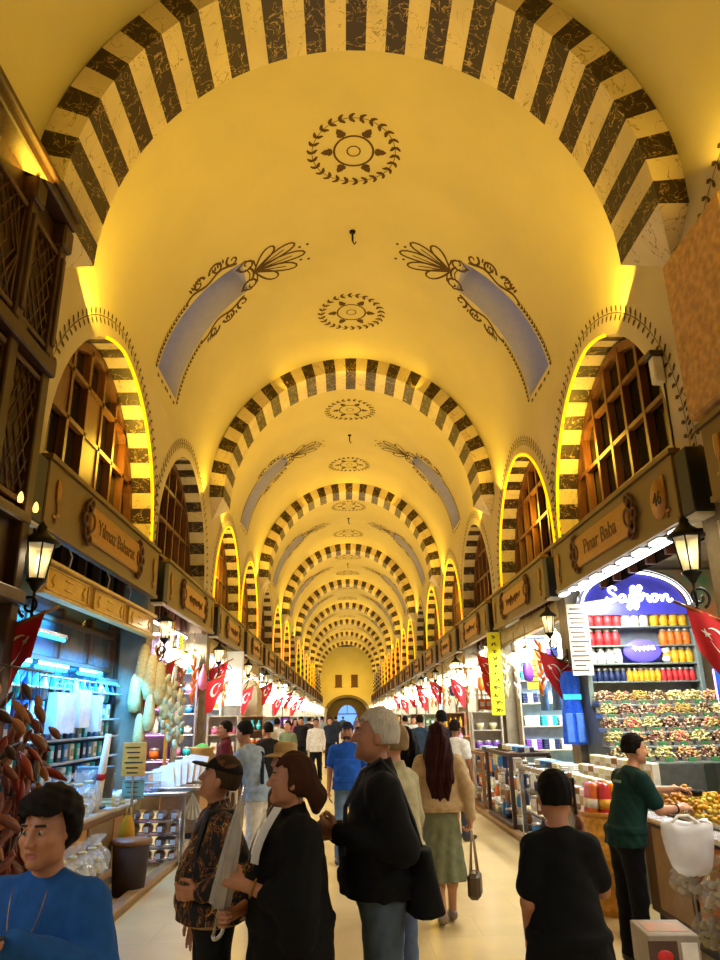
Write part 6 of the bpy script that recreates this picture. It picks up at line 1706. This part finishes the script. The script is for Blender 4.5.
mb = MB(); mb.tube([tuple(ax * t) for t in (-.12, .62)], .006, n=8); mb.build('shaft', M_chrome, um)
mb = MB(); e1 = ax.orthogonal().normalized(); e2 = ax.cross(e1); P_ = []
for t, rr in ((.06, .042), (.12, .04), (.25, .035), (.4, .026), (.52, .014), (.58, .008)):
    P_.append([tuple(ax * t + (e1 * math.cos(k * PI / 8) + e2 * math.sin(k * PI / 8)) * rr * (1 + .22 * (k % 2))) for k in range(16)])
mb.grid(P_, 0, False, True); mb.build('folded_canopy', mat('clear_grey_film', '#b8b4b2', rough=.15, alpha=.6, var=.15, spec=.7), um)
mb = MB(); mb.tube([tuple(ax * (-.12 - .03 * math.sin(t)) + e1 * (.025 - .025 * math.cos(t))) for t in np.linspace(0, PI * 1.1, 10)], .008, n=8); mb.build('hook_handle', M_white, um)

# --- old man with white hair in a black jacket
p0 = at(377, 708, Y=3.75)
pD = person('white haired person in a black jacket and jeans with hands clasped', (p0.x, 3.75, 0), R_(92), p0.z * .99, 'mid', .006, head=(R_(-4), R_(2), 0), hair=('short', '#b9b1a4'), top=('jacket', '#0c0b0c', .91), bottom=('trousers', '#4d5a66'),
    arms={-1: ((-.25, -.08, 1.13), (-.10, .19, 1.17), (.45, .8, .25), (.8, -.5, .2), [.9, .95, 1, .8]), 1: ((.25, -.08, 1.13), (.09, .2, 1.15), (-.5, .8, .1), (-.6, -.5, .2), [.8, .8, .85, .7])}, belly=.035, shoulder=1.08)
b0 = W(pD, (-.1, -.19, .84)); sb = thing('shoulder_bag', 'black shoulder bag hanging behind the white haired person', 'bag', b0, R_(92))
fb = Field(.01); fb.tub(0, .27, (0, 0), (0, .02), (.13, .085), (.1, .055), k=.03, fold=.006, nf=4)
o = bpy.data.objects.new('bag_body', fb.mesh('bag_body', [fabric('black_nylon', '#0b0b0c')])); COL.objects.link(o); o.parent = sb
mb = MB(); mb.tube([(.02, .0, .24), (.01, .04, .38), (-.0, .11, .56), (-.0, .19, .655), (-.01, .28, .60), (-.02, .36, .45), (-.05, .37, .25)], .011, n=6); mb.build('bag_strap', M_black, sb)

# --- person behind him in a cream jacket
p0 = at(393, 732, Y=4.8)
pE = person('person in a cream jacket and blue jeans half hidden behind the white haired person', (p0.x, 4.8, 0), R_(60), 1.64, 'light', .008, head=(0, 0, 0), hair=('short', '#8a7350'), top=('jacket', '#a8a07c'), bottom=('trousers', '#52607a'))

# --- long haired woman walking away
p0 = at(437, 728, Y=6.95)
pF = person('person with long dark red hair in a beige blouse and green skirt walking away', (p0.x, 6.95, 0), R_(-4), 1.62, 'light', .008, hair=('long', '#2c100d', .5), top=('blouse', '#b59a72'), bottom=('skirt', '#6f7256', .36), face=False,
    arms={1: ((.25, -.04, 1.13), (.27, -.02, .88), (0, .05, -1), (-1, 0, 0), 1.1), -1: ((-.24, .02, 1.13), (-.22, .12, .92), (0, .2, -1), (1, 0, 0), .5)}, legs={1: ((.08, .05, .49), (.07, .12, .09), (.07, .26, .035)), -1: ((-.06, .0, .49), (-.03, -.1, .11), (-.03, .03, .035))}, shoes='#8a7a6a')
hw_ = W(pF, (.275, -.02, .76)); hb = thing('handbag', 'brown handbag carried by the person in the green skirt', 'handbag', hw_ - Vector((0, 0, .52)), R_(75))
MB().rbox(-.12, .12, -.055, .055, 0, .2, .03).build('bag_body', mat('brown_leather', '#4a3a26', rough=.5), hb)
for s in (-1, 1): MB().tube([(-.07, s * .03, .19), (-.03, s * .015, .4), (0, 0, .525), (.03, s * .015, .4), (.07, s * .03, .19)], .008, n=6).build('handle', mat('tan_leather', '#8a7048', rough=.5), hb)
p0 = at(408, 735, Y=7.1)
pG = person('person with black hair in a pale pink top walking beside the long haired person', (p0.x, 7.3, 0), R_(6), 1.58, 'light', .009, hair=('long', '#0f0d10', .35), top=('blouse', '#b79d98'), bottom=('trousers', '#a8927c'), face=False)

# --- blue polo man
def ex_polo(r, child, P, H, A, hz):
    add_cap(child, H, rotm(0, 0, 0), hz, '#1a2140')
    q = Field(.008); q.ell(H(0, .06, 1.515), (.055, .045, .04), k=.01); q.clip(lambda X, Y, Z, F: np.maximum(F, Z - 1.535)); child(q.mesh('beard', [hairmat('beard', '#3a3028')]), 'beard')
p0 = at(347, 727, Y=9.9)
pH = person('person in a bright blue polo shirt and cap walking towards the camera', (p0.x, 9.9, 0), R_(176), 1.62, 'mid', .008, hair=('crop', '#2a2018'), top=('polo', '#1d4fa8'), bottom=('trousers', '#5a708a'), belly=.05, shoulder=1.1, shoes='#2a2a2a', extras=ex_polo,
    legs={1: ((.1, .1, .5), (.11, .12, .085), (.115, .26, .035)), -1: ((-.1, .0, .49), (-.105, -.14, .1), (-.115, 0, .04))})
p0 = at(316, 724, Y=21)
person('person in a white shirt and black trousers walking up the middle of the hall', (p0.x, 21, 0), R_(178), 1.66, 'mid', .012, hair=('short', '#2a2420'), top=('shirt', '#d8d2c6'), bottom=('trousers', '#0f0f12'), legs={1: ((.1, .1, .5), (.11, .14, .085), (.115, .28, .035)), -1: ((-.1, .0, .49), (-.105, -.16, .1), (-.115, 0, .04))})
# --- shopper leaning to the left stalls
p0 = at(241, 733, Y=8.6)
def ex_lean(r, child, P, H, A, hz): strap(child, [P(-.15, .1, 1.0), P(-.02, .13, 1.25), P(.14, .06, 1.43), P(.1, -.11, 1.35), P(-.12, -.16, 1.05)], fabric('navy_strap', '#1a2238'), 'shoulder_strap', .022)
person('person in a pale blue t-shirt and white trousers leaning towards the left stall', (p0.x + .22, 8.6, 0), R_(62), 1.66, 'mid', .009, head=(0, R_(-15), 0), hair=('short', '#171310'), top=('tee', '#8fa0b4'), bottom=('trousers', '#c9c2b4'), lean=.35, face=False, extras=ex_lean,
    arms={-1: ((-.22, .3, 1.16), (-.12, .5, 1.1), (.2, 1, 0), (0, 0, -1), .5), 1: ((.24, .28, 1.15), (.16, .5, 1.1), (-.2, 1, 0), (0, 0, -1), .5)})
# --- sun hat
def ex_hat(r, child, P, H, A, hz):
    mb = MB(); c = H(0, -.01, 1.655); mb.lathe([(.19, -.02), (.15, -.005), (.1, .008), (.1, .02), (.096, .07), (.07, .09), (0, .095)], n=24, c=tuple(c)); child(mb.mesh('sun_hat', fabric('straw_beige', '#b89a68')), 'sun_hat')
p0 = at(286, 739, Y=5.6)
person('person in a wide beige sun hat behind the person in the black poncho', (p0.x, 5.6, 0), R_(70), p0.z * .96, 'light', .009, hair=('crop', '#2a1c14'), top=('shirt', '#5a4a36'), bottom=('trousers', '#3a3a40'), extras=ex_hat)
p0 = at(226, 722, Y=11.2)
person('stall keeper in a maroon top behind the left counters', (max(p0.x, -2.2), 11.2, 0), R_(100), 1.66, 'mid', .01, hair=('short', '#1a120c'), top=('shirt', '#5a1c22'), bottom=('trousers', '#222228'))
p0 = at(268, 728, Y=12.5)
person('dark haired person in black standing beyond the leaning shopper', (p0.x, 12.5, 0), R_(40), 1.62, 'mid', .011, hair=('short', '#120e0c'), top=('tee', '#202024'), bottom=('trousers', '#2a2a30'), face=False)
# --- black t-shirt with phone
p0 = at(553, 770, Y=3.35)
pR = person('person in a black t-shirt seen from behind with a phone at the ear', (p0.x, 3.35, 0), R_(-6), p0.z * .99, 'mid', .006, head=(0, R_(-4), 0), hair=('short', '#0e0b0a'), top=('tee', '#0a0a0b'), bottom=('trousers', '#101014'), face=False, shoulder=.76, belly=.01,
    arms={1: ((.2, .1, 1.15), (.135, .14, 1.41), (-.15, -.05, 1), (-1, -.2, 0), [.5, .5, .5, .6]), -1: ((-.18, -.02, 1.12), (-.17, .12, .9), (.1, .4, -1), (1, 0, 0), .5)})
q = W(pR, (.105, .085, 1.5)); ph = thing('smartphone', 'dark smartphone held at the ear of the person in the black t-shirt', 'phone', q, R_(-6)); MB().rbox(-.005, .005, -.035, .035, 0, .15, .003).build('casing', M_black, ph); MB().rbox(-.0065, -.005, -.031, .031, .008, .142, .0004).build('screen', mat('dark_screen', '#101418', rough=.1), ph)
q = W(pR, (-.02, -.055, 1.47)); 
# --- vendor in dark green
p0 = at(652, 733, Y=5.75)
M_glove = mat('translucent_glove', '#cfc4b4', rough=.4)
def ex_vend(r, child, P, H, A, hz):
    mb = MB(); mb.rbox(-.06, .06, -.004, .004, 0, .02, .001, 0, Matrix.Translation(tuple(P(0, -.128, 1.33)))); child(mb.mesh('printed_logo', mat('faded_print', '#6f8a7c')), 'printed_logo')
    for s in (-1, 1):
        w, e = A[s][1], A[s][0]; d = unit(w - e); u = unit(np.cross(d, V3(0, 0, 1))); v = np.cross(d, u); mb = MB()
        if s > 0: mb.tube([tuple(w - d * .03 + .034 * (u * math.cos(t) + v * math.sin(t))) for t in np.linspace(0, 2 * PI, 14)[:-1]], .006, n=6, closed=True); child(mb.mesh('wrist_watch', M_black), 'wrist_watch')
pV = person('vendor in a dark green t-shirt reaching over the sweets with gloved hands', (1.86, 5.78, 0), R_(-80), p0.z * .99, 'light', .007, head=(R_(-4), R_(-6), 0), lean=.3, hair=('short', '#15100d'), top=('tee', '#10302c'), bottom=('trousers', '#0e0e10'), shoulder=1.02, extras=ex_vend,
    arms={1: ((.2, .22, 1.13), (.16, .42, 1.13), (-.15, 1, .15), (-.6, 0, -.8), [.7, .7, .7, .6]), -1: ((-.2, .33, 1.24), (-.12, .56, 1.25), (.1, 1, .0), (.3, 0, -1), [.6, .6, .6, .5])})
pb = thing('plastic_bag', 'translucent white plastic bag held by the vendor in green', 'bag', (2.12, 5.3, .66), 0); P_ = []; rg = random.Random(8)
for z, rr in ((.0, .03), (.015, .1), (.06, .135), (.13, .155), (.2, .165), (.27, .17), (.32, .165), (.3, .15), (.22, .14), (.14, .12)):
    P_.append([(rr * math.cos(k * PI / 16) * (1 + .05 * math.sin(3 * k * PI / 8 + z * 6) + .02 * rg.uniform(-1, 1)), rr * .75 * math.sin(k * PI / 16) * (1 + .06 * math.sin(k * PI / 4) + .02 * rg.uniform(-1, 1)), z + .012 * math.sin(k * PI / 4)) for k in range(32)])
mb = MB(); mb.grid(P_, 0, True, True); mb.build('bag_film', mat('milky_film', '#e6e6e8', rough=.3, alpha=.5, var=.06), pb); MB().tube([(-.14, 0, .28), (-.05, 0, .36), (.02, 0, .36), (.13, 0, .28)], .01, n=6).build('handle', M_white, pb)
q = W(pV, (-.09, .68, 1.2)); sc_ = thing('metal_scoop', 'dark metal scoop in the gloved hand of the vendor', 'scoop', q, R_(-60)); MB().tube([(0, -.06, .03), (0, .06, .0)], .009, n=6).build('handle', M_black, sc_); MB().lathe([(.0, -.02), (.05, -.01), (.06, .03), (.055, .03), (.045, 0), (0, -.01)], n=14, c=(0, .11, 0)).build('bowl', M_iron, sc_)
# --- left stall keeper in grey blue
p0 = at(52, 742, Y=7.55)
person('stall keeper in a grey blue shirt behind the dried peppers', (-3.29, 7.3, 0), R_(-95), 1.5, 'mid', .01, hair=('short', '#1a1410'), top=('shirt', '#66789a'), bottom=('trousers', '#22262e'), lean=.0, shoulder=.9)
# --- people farther along the hall
FAR = [  # u, v of head top, distance, facing, height, clothes
    (441, 716, 12.0, 20, 1.76, 'short', '#141014', ('tee', '#1c1a22'), ('trousers', '#26262c'), 'tall dark haired person in a dark top at the right hand stalls'),
    (455, 728, 11.2, -40, 1.62, 'short', '#1d1512', ('tee', '#d8d6d0'), ('trousers', '#3a3a44'), 'person in a white top by the right hand stalls'),
    (397, 733, 12.6, 175, 1.6, 'long', '#1a120e', ('blouse', '#23291f'), ('skirt', '#2a3326'), 'person in a dark patterned dress in the middle of the hall'),
    (301, 726, 25, 185, 1.7, 'short', '#15110e', ('jacket', '#15151a'), ('trousers', '#1a1a20'), 'person in a dark jacket left of the person in the white shirt'),
    (330, 727, 27, 170, 1.68, 'short', '#1a1410', ('shirt', '#232a3a'), ('trousers', '#1c1c22'), 'person in a navy shirt just right of the person in the white shirt'),
    (309, 726, 33, 0, 1.7, 'short', '#15110e', ('tee', '#3a2c26'), ('trousers', '#20242c'), 'person in a brown top far down the hall on the left'),
    (322, 723, 38, 0, 1.74, 'short', '#221a14', ('shirt', '#8a8a86'), ('trousers', '#26282e'), 'person in a grey shirt far down the hall'),
    (384, 726, 19, 10, 1.64, 'long', '#3a261a', ('blouse', '#a08a6a'), ('trousers', '#3a4658'), 'person in a tan blouse beyond the white haired person'),
    (372, 724, 30, 180, 1.7, 'short', '#15110e', ('tee', '#7a2a2a'), ('trousers', '#22262e'), 'person in a dark red top far down the hall'),
    (405, 724, 23, 30, 1.68, 'short', '#1c1612', ('shirt', '#b9b4a6'), ('trousers', '#2c2e36'), 'person in a light shirt by the far right stalls'),
    (336, 722, 45, 0, 1.72, 'short', '#15110e', ('jacket', '#222730'), ('trousers', '#1c1c22'), 'person in a dark coat near the far gate'),
    (357, 722, 52, 180, 1.7, 'long', '#1a120e', ('blouse', '#6a5a70'), ('skirt', '#2a2a30'), 'person in a mauve blouse near the far gate'),
    (288, 726, 18, 150, 1.62, 'short', '#2a2018', ('shirt', '#6f7a5a'), ('trousers', '#33363c'), 'person in an olive shirt by the left stalls'),
    (420, 722, 17, -20, 1.7, 'short', '#15110e', ('tee', '#30445a'), ('trousers', '#1e1e24'), 'person in a slate blue top walking beyond the long haired person'),
    (313, 724, 44, 180, 1.7, 'short', '#15110e', ('tee', '#b5b0a6'), ('trousers', '#2a2a30'), 'person in an off white tee far down the hall towards the gate'),
    (343, 722, 60, 0, 1.72, 'short', '#15110e', ('tee', '#3a4a3a'), ('trousers', '#1c1c22'), 'person in a dark green tee beside the far gate'),
    (362, 723, 41, 0, 1.66, 'long', '#1a120e', ('blouse', '#b08a70'), ('trousers', '#2a3040'), 'person with long hair in a peach blouse far down the hall'),
    (378, 724, 36, 180, 1.74, 'short', '#1a120e', ('shirt', '#2f5a8a'), ('trousers', '#22242a'), 'person in a mid blue shirt far down the hall'),
    (390, 724, 28, 10, 1.7, 'short', '#15110e', ('jacket', '#3a332c'), ('trousers', '#1c1c22'), 'person in a brown jacket far down the hall on the right'),
    (295, 726, 30, 190, 1.66, 'long', '#1a120e', ('blouse', '#8a3a4a'), ('skirt', '#2a2a30'), 'person in a crimson blouse far down the hall on the left'),
    (277, 727, 21, 20, 1.68, 'short', '#15110e', ('shirt', '#c9c2b2'), ('trousers', '#2c2e36'), 'person in a cream shirt looking into the left stalls'),
    (414, 724, 26, 170, 1.66, 'short', '#2a2018', ('tee', '#d0cdc6'), ('trousers', '#3a4250'), 'person in a white tee facing the camera by the right stalls'),
]
for u, v, Y, rz, h, hk, hc_, tp, bt, lab in FAR:
    p0 = at(u, v, Y=Y)
    person(lab, (p0.x, Y, 0), R_(rz), h, pick_skin[int(u) % 3] if False else ['light', 'mid', 'tan'][int(u) % 3], .011 if Y < 15 else .015, hair=(hk, hc_), top=tp, bottom=bt, face=False,
           legs={1: ((.1, .08, .5), (.11, .1, .085), (.115, .24, .035)), -1: ((-.1, .0, .49), (-.105, -.12, .1), (-.115, 0.02, .04))} if Y > 14 else None)
# ================================================================ LIGHT
YEL = (1.0, .64, .05)
for k, y in enumerate(YB[:-1]):
    for s in (-1, 1):
        for d in (-1, 1):
            # uplights hidden on the arch corbels
            area('arch_uplight', (s * (RV - .42), y + d * (TH + .55), ZS - .45), (.8, .5), (((58 if d > 0 else 40) if k < 3 else 58)) if not (k == 1 and d < 0 and s > 0) else 14, YEL, (PI - d * R_(28), -s * R_(24), 0))
# yellow floods standing on the fascia tops, aimed at the vault
for y in YB[2:-1]:        # small strips on the front of each arch near the crown
    for a in (-32, 0, 32):
        area('arch_crown_light', (math.sin(R_(a)) * (RV - .55), y - TH - .12, ZS + math.cos(R_(a)) * (RV - .55)), (.7, .1), 4.2, YEL, (PI + R_(12), -R_(a), 0))
area('end_wall_fill_light', (0, YE - 5, 4.4), (5, .3), 400, (1., .62, .03), (R_(115), 0, 0))  # added fill that yellows the far wall; no lamp hangs here
for k in range(0, 2 * NB + 1):
    y = Y0 + SH * (k - 1) + SH / 2
    for s in (-1, 1):
        area('fascia_flood', (s * (RV - .22), y, 4.3), (2.4, .12), 15, (1., .75, .28), (PI, s * R_(28), 0))
for s, y, i in LITW:
    if i < 10:
        l = bpy.data.lights.new('rope_glow', 'POINT'); l.energy = 95; l.color = (1., .62, .05); l.shadow_soft_size = .3
        o = bpy.data.objects.new('rope_glow', l); COL.objects.link(o); o.location = (s * (RV + .1), y, ZJ + 1.0)
for i in range(0, 4):
    for s in (-1, 1):
        l = bpy.data.lights.new('lantern_fill_light', 'POINT'); l.energy = 7; l.color = (1., .8, .5); l.shadow_soft_size = .05  # added to brighten the flags; the nearest left lantern is itself unlit
        o = bpy.data.objects.new('lantern_fill_light', l); COL.objects.link(o); o.location = (s * (XP - .005 - .3), ys(i) - .06, 2.86 + .2)
# shop lights
random.seed(4)
for i in range(-2, NS):
    for s in (-1, 1):
        if i == 0 and s < 0:
            area('blue_shop_light', (-3.22, 8.75, 2.34), (.2, 3.4), 240, (.03, .36, 1.), (0, R_(30), 0)); area('blue_panel_light', (-3.5, 7.7, 2.8), (.1, 1.4), 14, (.04, .4, 1.), (0, R_(60), 0)); area('shop_light', (-2.95, 8.6, 2.86), (.15, 3.4), 36, (1., .88, .7), (0, R_(-12), 0)); continue
        c = pick([(.88, .96, 1.), (1., .95, .86), (.84, .95, 1.), (1., .9, .75)])
        pw = 430 if i > 0 else (330 if i == 0 else 175)
        if i == 0: c = (.95, 1., .96)
        if 0 < i < 12: area('shelf_fill_light', (s * (RV + 1.0), ys(i + 1) - 1.5, ZC - .1), (1.4, .3), 45, c, (R_(45), 0, 0))  # extra fill put in to lift the end wall goods, without a fixture
        area('shop_light', (s * (RV + .35), ys(i) + SH / 2, ZC - .14), (.5, 4.0), pw, c, (0, s * R_(-8), 0))
w = bpy.data.worlds.new('World'); SC.world = w; w.use_nodes = True
w.node_tree.nodes['Background'].inputs['Color'].default_value = (1., .75, .5, 1)
w.node_tree.nodes['Background'].inputs['Strength'].default_value = .05
SC.view_settings.view_transform = 'Standard'; SC.view_settings.look = 'None'; SC.view_settings.exposure = 0.0; SC.view_settings.gamma = 1; SC.view_settings.use_curve_mapping = False
cy = SC.cycles
cy.use_denoising = True; cy.max_bounces = 5; cy.diffuse_bounces = 3; cy.glossy_bounces = 3; cy.transmission_bounces = 4; cy.transparent_max_bounces = 6
cy.sample_clamp_indirect = 6; cy.caustics_reflective = False; cy.caustics_refractive = False
